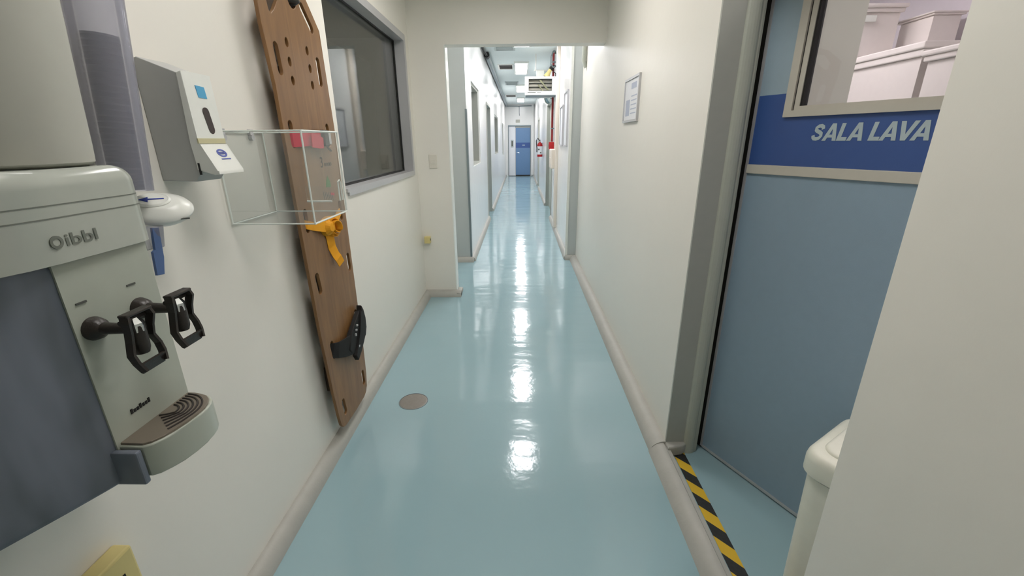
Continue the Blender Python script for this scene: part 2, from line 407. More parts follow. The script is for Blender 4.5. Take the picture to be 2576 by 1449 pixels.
struct('baseboard_right', cove('', (XR, DY1-.01, 0), (XR, YS+.06, 0), (-1, 0, 0), .08, .06), 'cove', 'rounded grey plaster coving at the foot of the right wall')
struct('baseboard_right_near', cove('', (XR, -2, 0), (XR, DY0, 0), (-1, 0, 0), .08, .06), 'cove')
struct('baseboard_stub_right', cove('', (CR-.035, YS+.06, 0), (XR, YS+.06, 0), (0, -1, 0), .05), 'cove')
for i, (a, b) in enumerate(((YS-.03, LD[0]), (LD[1], YF))):
    struct('baseboard_far_left' if i == 0 else 'baseboard_far_left_rear', cove('', (CL, a, 0), (CL, b, 0), (1, 0, 0), .05), 'cove')
for i, (a, b) in enumerate(((YS+.06, RD[0][0]), (RD[0][1], RD[1][0]), (RD[1][1], YF))):
    struct('baseboard_far_right'+('', '_middle', '_rear')[i], cove('', (CR, a, 0), (CR, b, 0), (-1, 0, 0), .05), 'cove')
# rounded kerb running across the doorway in line with the coving
kp = [(.652, 0), (.664, .024), (.685, .045), (.708, .054), (.722, .054), (.728, .046), (.745, .044), (.752, 0)]
struct('trim_threshold', MB().prism(kp, 'y', DY0, DY1-.005), 'cove', 'rounded plaster kerb across the doorway')
# ------------------------------------------------------------------ ceiling lights
def ceiling_light(x0, x1, y0, y1, z, m, label, group=None, drop=.035, recess=False):
    t = empty('ceiling_light', ((x0+x1)/2, (y0+y1)/2, z-drop), label, 'ceiling light', group)
    mb = MB(); mb.box(x0-.03, x0, y0-.03, y1+.03, z-drop, z); mb.box(x1, x1+.03, y0-.03, y1+.03, z-drop, z)
    mb.box(x0, x1, y0-.03, y0, z-drop, z); mb.box(x0, x1, y1, y1+.03, z-drop, z); mb.build('frame', 'white', t)
    MB().box(x0, x1, y0, y1, z-drop+.006, z-.002).build('diffuser', m, t, label='glowing white diffuser')
    return t
GL = 'fluorescent lights along the corridor ceiling'
lab = ['first bright rectangular ceiling light beyond the opening header, seen only reflected in the floor',
       'second bright rectangular ceiling light beyond the opening header, seen only reflected in the floor',
       'largest visible bright corridor ceiling light, beside the dark air vent',
       'middle one of the visible corridor ceiling lights, left of the hanging box',
       'smallest and farthest visible corridor ceiling light near the end wall']
for (a, b), l in zip(((4.95, 5.75), (6.75, 7.9), (9.5, 10.95), (13.2, 14.8), (17.0, 18.5)), lab):
    ceiling_light(-.09, .15, a, b, CC, 'tube_lamp', l, GL)
ceiling_light(-.4, .1, 2.4, 2.95, HC, 'hall_lamp', 'bright square ceiling light of the hall, the one nearest the opening into the corridor')
ceiling_light(-.3, .3, .75, 1.3, HC, 'hall_lamp2', 'bright square ceiling light of the hall, over the water cooler and the blue door')

# ------------------------------------------------------------------ ceiling vents
def vent(x0, x1, y0, y1, dark, label):
    t = empty('ceiling_vent', ((x0+x1)/2, (y0+y1)/2, CC-.02), label, 'air vent', 'air vents in the corridor ceiling')
    mb = MB(); f = .03
    mb.box(x0, x0+f, y0, y1, CC-.02, CC); mb.box(x1-f, x1, y0, y1, CC-.02, CC); mb.box(x0+f, x1-f, y0, y0+f, CC-.02, CC); mb.box(x0+f, x1-f, y1-f, y1, CC-.02, CC)
    mb.build('frame', 'white' if dark else 'vent_l', t)
    mb = MB(); n = 6
    for k in range(n):
        y = y0+f+(y1-y0-2*f)*(k+.5)/n; mb.box(x0+f, x1-f, y-.012, y+.012, CC-.014, CC-.006)
    mb.box(x0+f, x1-f, y0+f, y1-f, CC-.004, CC)
    mb.build('slats', 'vent_d' if dark else 'vent_l', t)
vent(-.43, -.08, 7.75, 8.3, False, 'pale air vent half hidden behind the opening header')
vent(-.46, -.13, 9.75, 10.35, True, 'dark slatted air vent left of the largest corridor light')
vent(-.40, -.04, 12.5, 13.1, False, 'pale grey slatted air vent left of the middle corridor light')
vent(-.5, -.12, 15.9, 16.5, True, 'thin dark air vent before the farthest corridor light')

# ------------------------------------------------------------------ left internal window of the hall
wn = MB(); gx = -1.03
wn.box(gx, XL+.012, WY1-.02, WY1, WZ0, WZ1); wn.box(gx, XL+.012, WY0, WY1-.02, WZ0, WZ0+.02)
wn.box(gx, XL+.012, WY0, WY1-.02, WZ1-.02, WZ1); wn.box(gx, XL-.01, WY0, WY0+.015, WZ0+.02, WZ1-.02)
wn.box(XL, XL+.012, WY1, WY1+.03, WZ0-.02, WZ1+.03); wn.box(XL, XL+.012, WY0, WY1, WZ1, WZ1+.03); wn.box(XL, XL+.012, WY0+.02, WY1, WZ0-.02, WZ0)
struct('window_1', wn, 'alu', 'grey aluminium window frame set in the left wall')
o = MB().box(gx-.012, gx-.006, WY0, WY1, WZ0, WZ1).build('pane', 'dkglass', bpy.data.objects['window_1'])
mb = MB(); g = .012
mb.box(gx-.004, gx+.002, WY1-.035, WY1-.02, WZ0+.02, WZ1-.02); mb.box(gx-.004, gx+.002, WY0, WY1-.02, WZ0+.02, WZ0+.03); mb.box(gx-.004, gx+.002, WY0, WY1-.02, WZ1-.03, WZ1-.02)
mb.build('gasket_and_gap', 'black', bpy.data.objects['window_1'])
# dim room behind it
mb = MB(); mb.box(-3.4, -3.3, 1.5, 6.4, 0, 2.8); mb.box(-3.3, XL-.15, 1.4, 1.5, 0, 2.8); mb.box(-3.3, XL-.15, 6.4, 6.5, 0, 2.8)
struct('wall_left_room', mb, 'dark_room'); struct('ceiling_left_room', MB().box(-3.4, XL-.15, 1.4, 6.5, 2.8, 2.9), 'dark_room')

# ------------------------------------------------------------------ doors and windows in the corridor
for i, (a, b, c, d) in enumerate(LW):
    mb = MB(); xa = CL-.14; f = .03
    mb.box(xa, CL-.02, a, a+f, c, d); mb.box(xa, CL-.02, b-f, b, c, d); mb.box(xa, CL-.02, a+f, b-f, c, c+f); mb.box(xa, CL-.02, a+f, b-f, d-f, d)
    wo = struct('window_%d' % (i+2), mb, 'frame')
    MB().box(xa+.01, xa+.016, a+f, b-f, c+f, d-f).build('pane', 'glass', wo)
    MB().box(xa-.03, xa-.01, a, b, c, d).build('blind', 'blind' if i < 2 else 'paper', wo)  # last blind is coloured white so that window looks lit
a, b, _, d = LD
mb = MB(); mb.box(CL-.16, CL+.012, a, a+.05, 0, d); mb.box(CL-.16, CL+.012, b-.05, b, 0, d); mb.box(CL-.16, CL+.012, a+.05, b-.05, d-.05, d)
dr = struct('door_2', mb, 'frame'); MB().box(CL-.14, CL-.10, a+.05, b-.05, .01, d-.05).build('door_leaf', 'blue_light', dr)
MB().cyl((CL-.1, a+.13, 1.02), (CL-.05, a+.13, 1.02), .011).cyl((CL-.05, a+.12, 1.02), (CL-.05, a+.24, 1.02), .009).build('handle', 'chrome', dr)
for i, (a, b, _, d) in enumerate(RD):
    mb = MB(); mb.box(CR-.015, CR+.16, a, a+.06, 0, d); mb.box(CR-.015, CR+.16, b-.06, b, 0, d); mb.box(CR-.015, CR+.16, a+.06, b-.06, d-.06, d)
    dr = struct('door_%d' % (i+3), mb, 'frame' if i == 0 else 'frame')
    MB().box(CR+.06, CR+.10, a+.06, b-.06, .01, d-.06).build('door_leaf', 'frame2' if i == 0 else 'white', dr)
    MB().cyl((CR+.06, a+.16, 1.02), (CR+.02, a+.16, 1.02), .011).cyl((CR+.02, a+.15, 1.02), (CR+.02, a+.28, 1.02), .009).build('handle', 'chrome', dr)
# far door
mb = MB(); mb.box(-.516, -.486, YF-.02, YF+.15, 0, 2.14); mb.box(.45, .48, YF-.02, YF+.15, 0, 2.14); mb.box(-.486, .45, YF-.02, YF+.15, 2.09, 2.14)
dr = struct('door_5', mb, 'alu_d', 'blue door at the end of the corridor')
MB().box(-.486, -.21, YF+.03, YF+.07, .02, 2.09).build('side_panel', 'paper', dr, label='white fixed side panel')
MB().box(-.21, .45, YF+.03, YF+.07, 2.03, 2.09).build('head_panel', 'frame', dr)
MB().box(-.21, -.185, YF+.02, YF+.07, .02, 2.03).build('mullion', 'alu', dr)
leaf = MB().box(-.185, .45, YF+.03, YF+.07, .05, 2.03).build('door_leaf', 'far_blue', dr)
MB().box(-.185, .45, YF+.026, YF+.03, 1.20, 1.42).build('stripe', 'blue_dark', dr, label='dark blue stripe')
MB().box(.10, .22, YF+.0245, YF+.026, 1.30, 1.33).build('stripe_mark', 'letter', dr)
MB().cyl((-.14, YF+.03, 1.0), (-.14, YF-.03, 1.0), .012).cyl((-.15, YF-.03, 1.0), (-.02, YF-.03, 1.0), .01).build('handle', 'chrome', dr)
MB().box(-.516, .48, YF+.02, YF+.1, .0, .02).build('sill', 'black', dr)

# ------------------------------------------------------------------ far end small things
t = empty('notice_sheet', (-.34, YF+.028, 1.22), 'small grey printed notice on the white panel beside the far blue door', 'notice')
MB().box(-.40, -.28, YF+.022, YF+.0301, 1.22, 1.54).build('sheet', 'vent_l', t); MB().box(-.37, -.31, YF+.020, YF+.0222, 1.27, 1.49).build('print', 'mark', t)
mb = MB().box(-.18, 0, YF-.012, YF, 2.24, 2.36); mb.build('wall_sign', 'greywhite', label='small cream sign plate on the end wall above the far door', cat='sign')
mb = MB(); mb.tube([(-.03, YF-.012, CC-.09), (-.03, YF-.012, 2.62), (-.02, YF-.012, 2.52)], .012, 8)
mb.build('wall_cable', 'alu_d', label='thin grey cable hanging down the end wall above the far door', cat='cable')
mb = MB(); mb.tube([(CL+.02, YF-.02, CC-.075), (-.1, YF-.02, CC-.085), (-.05, YF-.02, CC-.10), (0, YF-.02, CC-.085), (CR-.02, YF-.02, CC-.07)], .018, 8)
mb.build('electrical_conduit', 'alu_d', label='grey conduit running across the top of the end wall', cat='conduit')
# left ceiling conduit
t = empty('electrical_conduit', (CL+.045, 14, CC-.1), 'long grey conduit along the left edge of the corridor ceiling', 'conduit')
MB().tube([(CL+.05, 8.6, CC-.045), (CL+.05, 14, CC-.045), (CL+.05, YF-.06, CC-.045)], .045, 12).build('pipe', 'alu_d', t, smooth=40)
MB().cyl((CL+.05, 8.45, CC-.045), (CL+.05, 8.62, CC-.045), .05, 12).tube([(CL+.05, 8.5, CC-.06), (CL+.03, 7.9, CC-.05), (CL+.012, 7.6, CC-.005)], .022, 8).build('connector', 'black', t, smooth=40, label='black end connector')

# ------------------------------------------------------------------ things on the right corridor wall
def poster(y0, y1, z0, z1, label):
    t = empty('poster_frame', (CR-.01, (y0+y1)/2, z0), label, 'poster', 'framed posters on the right corridor wall')
    mb = MB(); f = .02; xa = CR-.022
    mb.box(xa, CR, y0, y0+f, z0, z1); mb.box(xa, CR, y1-f, y1, z0, z1); mb.box(xa, CR, y0+f, y1-f, z0, z0+f); mb.box(xa, CR, y0+f, y1-f, z1-f, z1)
    mb.build('frame', 'alu', t); MB().box(CR-.01, CR, y0+f, y1-f, z0+f, z1-f).build('sheet', 'paper', t)
poster(6.02, 6.45, 1.42, 2.12, 'white framed poster on the right corridor wall just past the corner, the nearer one')
poster(6.62, 7.05, 1.42, 1.98, 'white framed poster on the right corridor wall beside the cream trunking, the farther one')
t = empty('cable_trunking', (CR-.025, 7.6, .06), 'cream vertical trunking with a switch box on the right corridor wall', 'cable trunking')
MB().box(CR-.05, CR, 7.45, 7.62, .06, CC-.01, .006).build('trunk', 'pcream', t)
MB().box(CR-.11, CR, 7.5, 8.0, 1.05, 1.36, .012).build('switch_box', 'pcream', t)
MB().box(CR-.118, CR-.105, 7.62, 7.88, 1.12, 1.22, .003).build('cover_plate', 'pcream', t)
t = empty('fire_pipe', (CR-.03, 8.5, 1.47), 'dark red vertical fire pipe running down the right corridor wall', 'pipe')
MB().tube([(CR-.035, 8.5, CC-.02), (CR-.035, 8.5, 2.0), (CR-.035, 8.5, 1.48)], .02, 12).build('pipe', 'pipe_red', t, smooth=40)
mb = MB()
for z in (1.7, 2.3, 2.8): MB().box(CR-.06, CR, 8.47, 8.53, z, z+.02).build('clip', 'alu_d', t)
t = empty('alarm_box', (CR-.05, 8.5, 1.34), 'small red fire alarm box at the foot of the red pipe', 'alarm box')
MB().box(CR-.09, CR, 8.4, 8.6, 1.34, 1.475, .008).build('housing', 'red', t); MB().box(CR-.094, CR-.088, 8.44, 8.56, 1.37, 1.44).build('front_plate', 'pipe_red', t)
t = empty('alarm_siren', (CR-.1, 8.4, 2.52), 'yellow alarm sounder with a black cap beside the red pipe near the ceiling', 'siren')
MB().lathe([(0, 0), (.035, 0), (.03, .03), (.055, .14), (.05, .14), (0, .06)], (CR-.09, 8.4, 2.68), (-.5, 0, -.8), 20).build('horn', 'cream', t, smooth=40)
MB().cyl((CR-.09, 8.4, 2.675), (CR-.045, 8.4, 2.735), .038, 18).cyl((CR-.045, 8.4, 2.73), (CR, 8.4, 2.73), .015).build('cap', 'black', t, smooth=40)
pts = [(CR-.012, 8.35, 2.92), (CR-.03, 8.3, 2.95), (CR-.06, 8.2, 2.93), (CR-.10, 8.2, 2.84), (CR-.10, 8.25, 2.74), (CR-.05, 8.3, 2.7), (CR-.012, 8.35, 2.72)]
MB().tube(pts, .012, 8).build('cable_loop', 'alu_d', label='loop of grey cable around the top of the red pipe', cat='cable', smooth=60)
pts = [(CR-.03, 8.48, 2.66), (CR-.006, 8.3, 2.6), (CR-.006, 8.3, 2.42), (CR-.02, 8.4, 2.3)]
MB().tube(pts, .008, 8).build('cable', 'black', label='thin black cable hanging beside the red pipe behind the hanging box', cat='cable', smooth=60)
# pipe bracket pieces
MB().box(.26, CR, 8.7, 8.74, 2.70, 2.72).box(.28, .30, 8.7, 8.74, 2.72, CC).build('pipe_bracket', 'white', label='thin white shelf bracket under the ceiling above the hanging box', cat='bracket')
# white post behind the hanging box
MB().box(.30, .44, 8.6, 8.72, 2.30, 2.698, .008).build('hanger_post', 'white', label='white post holding the hanging box under the bracket', cat='post')
# hanging framed box
t = empty('hanging_box', (.35, 8.05, 2.24), 'white framed box with louvred glass front hanging beside the right corridor wall', 'box')
hx0, hx1, hy0, hy1, hz0, hz1 = .085, .62, 8.0, 8.6, 2.235, 2.52
mb = MB(); fw = .062
mb.box(hx0, hx1, hy0, hy0+.05, hz0, hz0+fw, .004); mb.box(hx0, hx1, hy0, hy0+.05, hz1-.035, hz1, .004); mb.box(hx0, hx0+fw, hy0, hy0+.05, hz0+fw, hz1-.035); mb.box(hx1-.075, hx1, hy0, hy0+.05, hz0+fw, hz1-.035)
mb.build('front_frame', 'white', t)
mb = MB(); mb.box(hx0+.01, hx1-.01, hy0+.05, hy1, hz0, hz0+.012); mb.box(hx0+.01, hx1-.01, hy0+.05, hy1, hz1-.012, hz1); mb.box(hx0+.01, hx0+.02, hy0+.05, hy1, hz0+.012, hz1-.012); mb.box(hx1-.02, hx1-.01, hy0+.05, hy1, hz0+.012, hz1-.012); mb.box(hx0+.02, hx1-.02, hy1-.01, hy1, hz0+.012, hz1-.012)
mb.build('casing', 'white', t)
for k in range(3):
    z = hz0+.075+k*.06; MB().prism([(hy0+.055, z), (hy0+.10, z+.036), (hy0+.10, z+.042), (hy0+.055, z+.006)], 'x', hx0+fw, hx1-.075).build('louvre', 'pcream', t)
MB().prism([(.33, 2.47), (.36, 2.47), (.50, 2.31), (.47, 2.31)], 'y', hy0+.04, hy0+.052).prism([(.30, 2.40), (.325, 2.40), (.41, 2.30), (.385, 2.30)], 'y', hy0+.04, hy0+.052).build('diagonal_strut', 'ystrip', t, label='pale diagonal strip behind the glass')
MB().box(hx0+fw, hx1-.075, hy0+.028, hy0+.032, hz0+fw, hz1-.035).build('glass_front', 'glass', t)
mb = MB(); mb.box(.13, .27, hy0-.002, hy0, hz0+.036, hz0+.046); mb.box(.29, .36, hy0-.002, hy0, hz0+.038, hz0+.044); mb.build('brand_line', 'mark', t)
mb = MB()
for x in (hx0+.03, hx1-.035):
    for z in (hz0+.03, hz1-.018): MB().cyl((x, hy0-.003, z), (x, hy0+.002, z), .006, 10).build('screw', 'alu_d', t)
MB().box(hx0+.01, hx1, hy0+.02, hy0+.3, hz0-.014, hz0).build('lower_rail', 'alu_d', t)
MB().box(hx1-.01, CR, 8.1, 8.5, 2.3, 2.36).build('wall_bracket', 'alu_d', t)
# round mirror under it
t = empty('convex_mirror', (.55, 8.9, 2.1), 'round white rimmed convex mirror below the hanging box', 'mirror')
ax = Vector((-.62, -.75, -.25)).normalized(); c = Vector((.535, 8.8, 2.24))
MB().lathe([(.085, -.012), (.097, -.012), (.10, 0), (.094, .012), (.085, .006)], c, ax, 32).build('rim', 'white', t, smooth=40)
MB().lathe([(.088, -.004), (.05, .012), (0, .018)], c, ax, 32).build('mirror_face', 'mirror', t, smooth=60)
MB().tube([c-ax*.01, c-ax*.04, Vector((CR, 8.88, 2.24))], .012, 8).build('arm', 'alu_d', t)
# fire extinguisher
t = empty('fire_extinguisher', (CR-.09, 12.4, 1.08), 'red fire extinguisher with a white label hanging on the right corridor wall', 'fire extinguisher')
ex, ey = CR-.085, 12.4
MB().lathe([(0, 0), (.07, 0), (.075, .01), (.075, .30), (.06, .345), (.025, .37), (.025, .385), (0, .385)], (ex, ey, 1.08), (0, 0, 1), 28).build('cylinder', 'red', t, smooth=40)
MB().lathe([(.0762, .06), (.0762, .27)], (ex, ey, 1.08), (0, 0, 1), 28).build('body_label', 'paper', t, label='white label around the cylinder', smooth=40)
MB().box(ex-.05, ex-.01, ey-.079, ey-.0755, 1.25, 1.29).build('label_print', 'mark', t); MB().box(ex, ex+.04, ey-.079, ey-.0755, 1.17, 1.2).build('label_print', 'mark', t)
MB().cyl((ex, ey, 1.46), (ex, ey, 1.50), .018).box(ex-.07, ex+.03, ey-.01, ey+.01, 1.495, 1.51).box(ex-.065, ex+.02, ey-.01, ey+.01, 1.52, 1.532).build('valve_handle', 'alu', t)
MB().tube([(ex, ey-.02, 1.49), (ex-.06, ey-.03, 1.56), (ex-.10, ey-.03, 1.50), (ex-.095, ey-.03, 1.42), (ex-.082, ey-.04, 1.3), (ex-.082, ey-.03, 1.2)], .012, 8).build('hose', 'black', t, smooth=60)
MB().box(ex, CR, ey-.02, ey+.02, 1.42, 1.44).build('wall_hook', 'alu_d', t)
# short grey conduit end on the right wall just past the header
MB().tube([(XR-.03, 5.28, CC), (XR-.03, 5.28, 2.6), (XR-.03, 5.28, 2.32), (XR-.004, 5.28, 2.26)], .026, 12).build('electrical_conduit', 'frame2', label='short grey vertical conduit on the right wall just past the header', cat='conduit', smooth=50)

# ------------------------------------------------------------------ hall small things
t = empty('light_switch', (-.806, YC, 1.26), 'white light switch plate on the pier left of the opening', 'light switch')
MB().box(-.845, -.77, YC-.009, YC, 1.262, 1.385, .003).build('plate', 'switch', t)
MB().box(-.83, -.785, YC-.015, YC-.008, 1.30, 1.335, .002).build('rocker', 'switch', t)
t = empty('wall_socket', (XL+.03, 4.12, .55), 'small cream surface socket low in the corner by the pier', 'socket')
MB().box(-.935, -.878, YC-.05, YC, .555, .62, .004).build('housing', 'cream', t)
MB().box(-.879, -.8765, YC-.038, YC-.020, .58, .60).build('hole', 'black', t)
t = empty('wall_socket', (XL+.03, .70, .50), 'cream surface socket low on the left wall under the water cooler', 'socket')
MB().box(XL, XL+.045, .66, .745, .50, .61, .006).build('housing', 'cream', t)
MB().box(XL+.044, XL+.047, .69, .71, .53, .56).build('hole', 'black', t)
t = empty('floor_drain', (-.651, 2.245, 0), 'round brown grey drain cover in the teal floor', 'drain cover')
MB().lathe([(0, .003), (.076, .003), (.083, 0)], (-.651, 2.245, 0), (0, 0, 1), 40).build('cover', 'drain', t, smooth=30)
MB().lathe([(.083, 0), (.083, .0022), (.087, .0022), (.088, 0)], (-.651, 2.245, 0), (0, 0, 1), 40).build('rim', 'alu_d', t)
# framed notice on the right wall
t = empty('framed_notice', (XR, 3.06, 1.61), 'small white framed notice on the right wall of the hall', 'picture frame')
y0, y1, z0, z1 = 2.88, 3.26, 1.612, 1.885; f = .014
mb = MB(); mb.box(XR-.014, XR, y0, y0+f, z0, z1); mb.box(XR-.014, XR, y1-f, y1, z0, z1); mb.box(XR-.014, XR, y0+f, y1-f, z0, z0+f); mb.box(XR-.014, XR, y0+f, y1-f, z1-f, z1); mb.build('frame', 'alu', t)
MB().box(XR-.008, XR, y0+f, y1-f, z0+f, z1-f).build('sheet', 'paper', t)
mb = MB(); mb.box(XR-.009, XR-.0079, 3.10, 3.20, z0+.04, z0+.14); mb.box(XR-.009, XR-.0079, 2.95, 3.08, z0+.2, z0+.235)
for k in range(5): mb.box(XR-.009, XR-.0079, 2.93, 3.07, z0+.05+k*.026, z0+.056+k*.026)
mb.build('print', 'paper_blue', t)
# hazard tape on the floor of the doorway
MB().prism([(.768, DY0+.02), (.826, DY0+.02), (.828, 1.80), (.772, 1.80)], 'z', 0, .0015).build('hazard_tape', 'tape', label='yellow and black striped hazard tape stuck to the floor along the doorway kerb', cat='floor tape', origin=(0, 0, 0))

# ------------------------------------------------------------------ spine board
t = empty('spine_board', (-.9, 1.97, .115), 'tall varnished wooden rescue spine board hung on the left wall', 'spine board')
BX = -.9
outl = [(1.735, 1.14), (1.752, .70), (1.782, .35), (1.802, .20), (1.812, .150), (1.832, .125), (1.865, .114), (2.0, .108), (2.13, .110), (2.165, .122), (2.186, .15), (2.2, .22), (2.208, .37), (2.208, 1.0), (2.208, 1.56), (2.182, 1.97), (2.086, 2.066), (2.0, 2.10), (1.88, 2.10), (1.78, 2.06), (1.70, 1.99), (1.70, 1.9), (1.727, 1.70)]
holes = [slot((2.035, 2.028), (2.104, 1.962), .019), slot((1.772, 1.835), (1.780, 1.757), .019), slot((2.121, 1.838), (2.124, 1.755), .020),
         slot((1.785, 1.566), (1.788, 1.495), .018), slot((2.125, 1.566), (2.133, 1.495), .017), slot((1.789, 1.22), (1.792, 1.15), .018),
         slot((2.148, 1.21), (2.152, 1.14), .016), slot((2.163, .935), (2.167, .872), .020), slot((1.804, .935), (1.814, .866), .019),
         slot((1.840, .585), (1.848, .525), .019), slot((2.163, .62), (2.163, .515), .018), slot((2.150, .252), (2.153, .19), .019), slot((1.866, .25), (1.876, .185), .018),
         [(1.757, 1.985), (1.764, 1.950), (1.778, 1.942), (1.806, 1.962), (1.85, 2.01), (1.845, 2.045), (1.80, 2.04)], circ((1.955, 2.035), .035, 18)]
holes += [circ(c, .0145, 16, .019) for c in ((1.862, 1.866), (1.862, 1.799), (1.865, 1.732), (2.030, 1.866), (2.035, 1.799), (2.036, 1.734))]
curve_bm([outl]+[h[::-1] for h in holes], .011, lambda u, v, tt: (BX-.007+tt, u, v), bev=.0015).build('board', 'wood', t)
for ya, yb in ((1.835, 1.865), (2.08, 2.11)):
    for z in (.33, .68, 1.03, 1.34, 1.65): MB().box(XL+.002, BX-.014, ya, yb, z, z+.13, .004).build('runner', 'wood_d', t)
text_bm('3', .022, .046, .001, lambda u, v, d: (BX+.0005+d, 2.002+u, 1.391+v)).build('number_mark', 'ink', t)
mb = MB()
for k in range(4): mb.tube([(BX+.001, 2.045+k*.02+.008*math.sin(a*.9), 1.402+.008*math.cos(a*.9)) for a in range(7)], .0012, 6, True)
mb.build('handwriting', 'mark', t)
MB().prism([(2.022, 1.302), (2.078, 1.299), (2.072, 1.325), (2.052, 1.352), (2.034, 1.33)], 'x', BX-.0005, BX+.001).build('emblem', 'green', t, label='green triangular sticker')
mb = MB()
for k in range(6):
    y = 1.985+k*.018; mb.ribbon([(BX+.001, y, 1.287-.003*k), (BX+.001, y+.007, 1.25-.003*k)], .002, (0, 1, 0), .001); mb.ribbon([(BX+.001, y, 1.268-.003*k), (BX+.001, y+.012, 1.271-.003*k)], .0016, (0, 0, 1), .001)
mb.build('stencil_writing', 'mark', t)
MB().ribbon([(BX+.001, 2.06, 1.268), (BX+.001, 2.10, 1.262)], .006, (0, 0, 1), .001).build('red_stencil', 'redstrap', t)
# straps
t2 = empty('red_strap', (BX, 1.95, 1.48), 'red webbing strap with black and clear buckle across the spine board', 'strap')
MB().ribbon([(BX-.02, 1.775, 1.512), (BX-.002, 1.790, 1.512), (BX+.006, 1.83, 1.512), (BX+.014, 1.95, 1.514), (BX+.018, 2.03, 1.516)], [.030, .030, .029, .027, .026], (0, 0, 1), .004).build('webbing', 'redstrap', t2)
MB().ribbon([(BX+.022, 1.90, 1.508), (BX+.024, 1.96, 1.502), (BX+.026, 2.0, 1.496)], [.028, .028, .022], (0, 0, 1), .004).build('tail', 'redstrap', t2)
MB().box(BX+.012, BX+.034, 2.005, 2.055, 1.482, 1.552, .005).box(BX+.012, BX+.022, 2.055, 2.075, 1.505, 1.54, .003).build('buckle', 'black', t2)
MB().box(BX+.010, BX+.020, 2.07, 2.11, 1.49, 1.55, .003).build('buckle_plate', 'alu', t2)
MB().ribbon([(BX+.012, 2.10, 1.523), (BX+.006, 2.12, 1.525), (BX-.02, 2.131, 1.528)], .02, (0, 0, 1), .004).build('end_webbing', 'greywhite', t2)
MB().tube([(BX+.022, 2.03, 1.50), (BX+.02, 2.06, 1.475), (BX+.018, 2.09, 1.462)], .005, 6).build('cord', 'black', t2)
t2 = empty('yellow_strap', (BX, 1.95, .93), 'yellow webbing strap knotted on the spine board with a hanging tail', 'strap')
MB().ribbon([(BX-.022, 1.785, 1.175), (BX-.002, 1.795, 1.168), (BX+.008, 1.84, 1.152), (BX+.018, 1.90, 1.140), (BX+.022, 1.94, 1.136)], [.018, .018, .018, .022, .026], (0, .2, 1), .004).build('webbing', 'yellow', t2)
MB().ribbon([(BX+.020, 1.985, 1.13), (BX+.022, 2.02, 1.138), (BX+.012, 2.07, 1.155), (BX+.004, 2.12, 1.168), (BX-.002, 2.147, 1.172), (BX-.022, 2.152, 1.175)], [.03, .026, .02, .018, .016, .016], (0, -.3, 1), .004).build('end_webbing', 'yellow', t2)
mb = MB()
for r_, x_ in ((.050, .026), (.040, .036), (.028, .046)):
    mb.ribbon([(BX+x_-.004+.010*math.cos(a), 1.972+r_*.9*math.cos(a+.4), 1.128+r_*math.sin(a)*1.0) for a in [k*math.pi/10 for k in range(-2, 17)]], .012, (1, .25, .1), .004)
mb.lathe([(0, 0), (.042, 0), (.038, .022), (.02, .040), (0, .042)], (BX+.002, 1.945, 1.132), (1, -.15, 0), 16)
mb.build('knot', 'yellow', t2)
MB().ribbon([(BX+.010, 1.958, 1.112), (BX+.012, 1.962, 1.075), (BX+.010, 1.972, 1.03), (BX+.018, 1.984, .99), (BX+.026, 1.990, .972), (BX+.028, 2.012, .938)], [.026, .024, .024, .023, .022, .021], [(.35, 1, .1)]*4+[(.35, 1, .55)]*2, .003).build('tail', 'yellow', t2)
t2 = empty('black_strap', (BX, 2.0, .40), 'bunched black webbing strap looped low on the spine board', 'strap')
def lump(poly, xa, xb, nm, bev=.006):
    MB().prism(poly, 'x', xa, xb, bev=bev, seg=3, side='b').build(nm, 'blackstrap', t2, smooth=50)
MB().ribbon([(BX-.022, 1.842, .555), (BX+.0, 1.846, .55), (BX+.014, 1.87, .54), (BX+.022, 1.92, .525), (BX+.028, 1.98, .512), (BX+.03, 2.03, .508)], [.03, .036, .038, .046, .052, .052], (0, .25, 1), .008).build('webbing', 'blackstrap', t2)
lump([(1.95, .50), (1.985, .455), (2.03, .455), (2.075, .52), (2.10, .575), (2.15, .615), (2.13, .64), (2.06, .60), (1.99, .565)], BX+.012, BX+.036, 'fold')
lump([(2.02, .405), (2.07, .43), (2.12, .47), (2.165, .50), (2.17, .555), (2.15, .60), (2.135, .645), (2.115, .62), (2.09, .54), (2.05, .49), (1.995, .445)], BX+.024, BX+.046, 'tail')
lump([(2.165, .66), (2.185, .63), (2.20, .575), (2.198, .52), (2.175, .48), (2.145, .47), (2.14, .56), (2.152, .62)], BX+.010, BX+.040, 'loop', .008)
for q in ((2.050, 2.062, .586, .594), (2.034, 2.045, .566, .574), (2.020, 2.029, .544, .556), (2.040, 2.052, .470, .480)):
    MB().box(BX+.040, BX+.048, *q).build('buckle_tooth', 'alu', t2)
# knot in the top hole
t2 = empty('head_strap', (BX, 1.955, 2.0), 'dark knotted strap end poking through the top hole of the spine board', 'strap')
MB().tube([(BX-.04, 1.93, 2.04), (BX-.005, 1.945, 2.03), (BX+.012, 1.965, 2.035), (BX+.01, 1.985, 2.04), (BX-.02, 1.975, 2.02)], .013, 10).tube([(BX-.03, 1.93, 2.05), (BX+.005, 1.95, 2.05), (BX+.012, 1.975, 2.055)], .012, 10).build('webbing', 'brown', t2, smooth=60)

# ------------------------------------------------------------------ acrylic box on the left wall
t = empty('acrylic_holder', (-.82, 1.54, 1.245), 'empty clear acrylic box fixed to the left wall in front of the spine board', 'acrylic holder')
ax0, ax1, ay0, ay1, az0, az1 = XL, -.677, 1.401, 1.676, 1.245, 1.535; th = .004
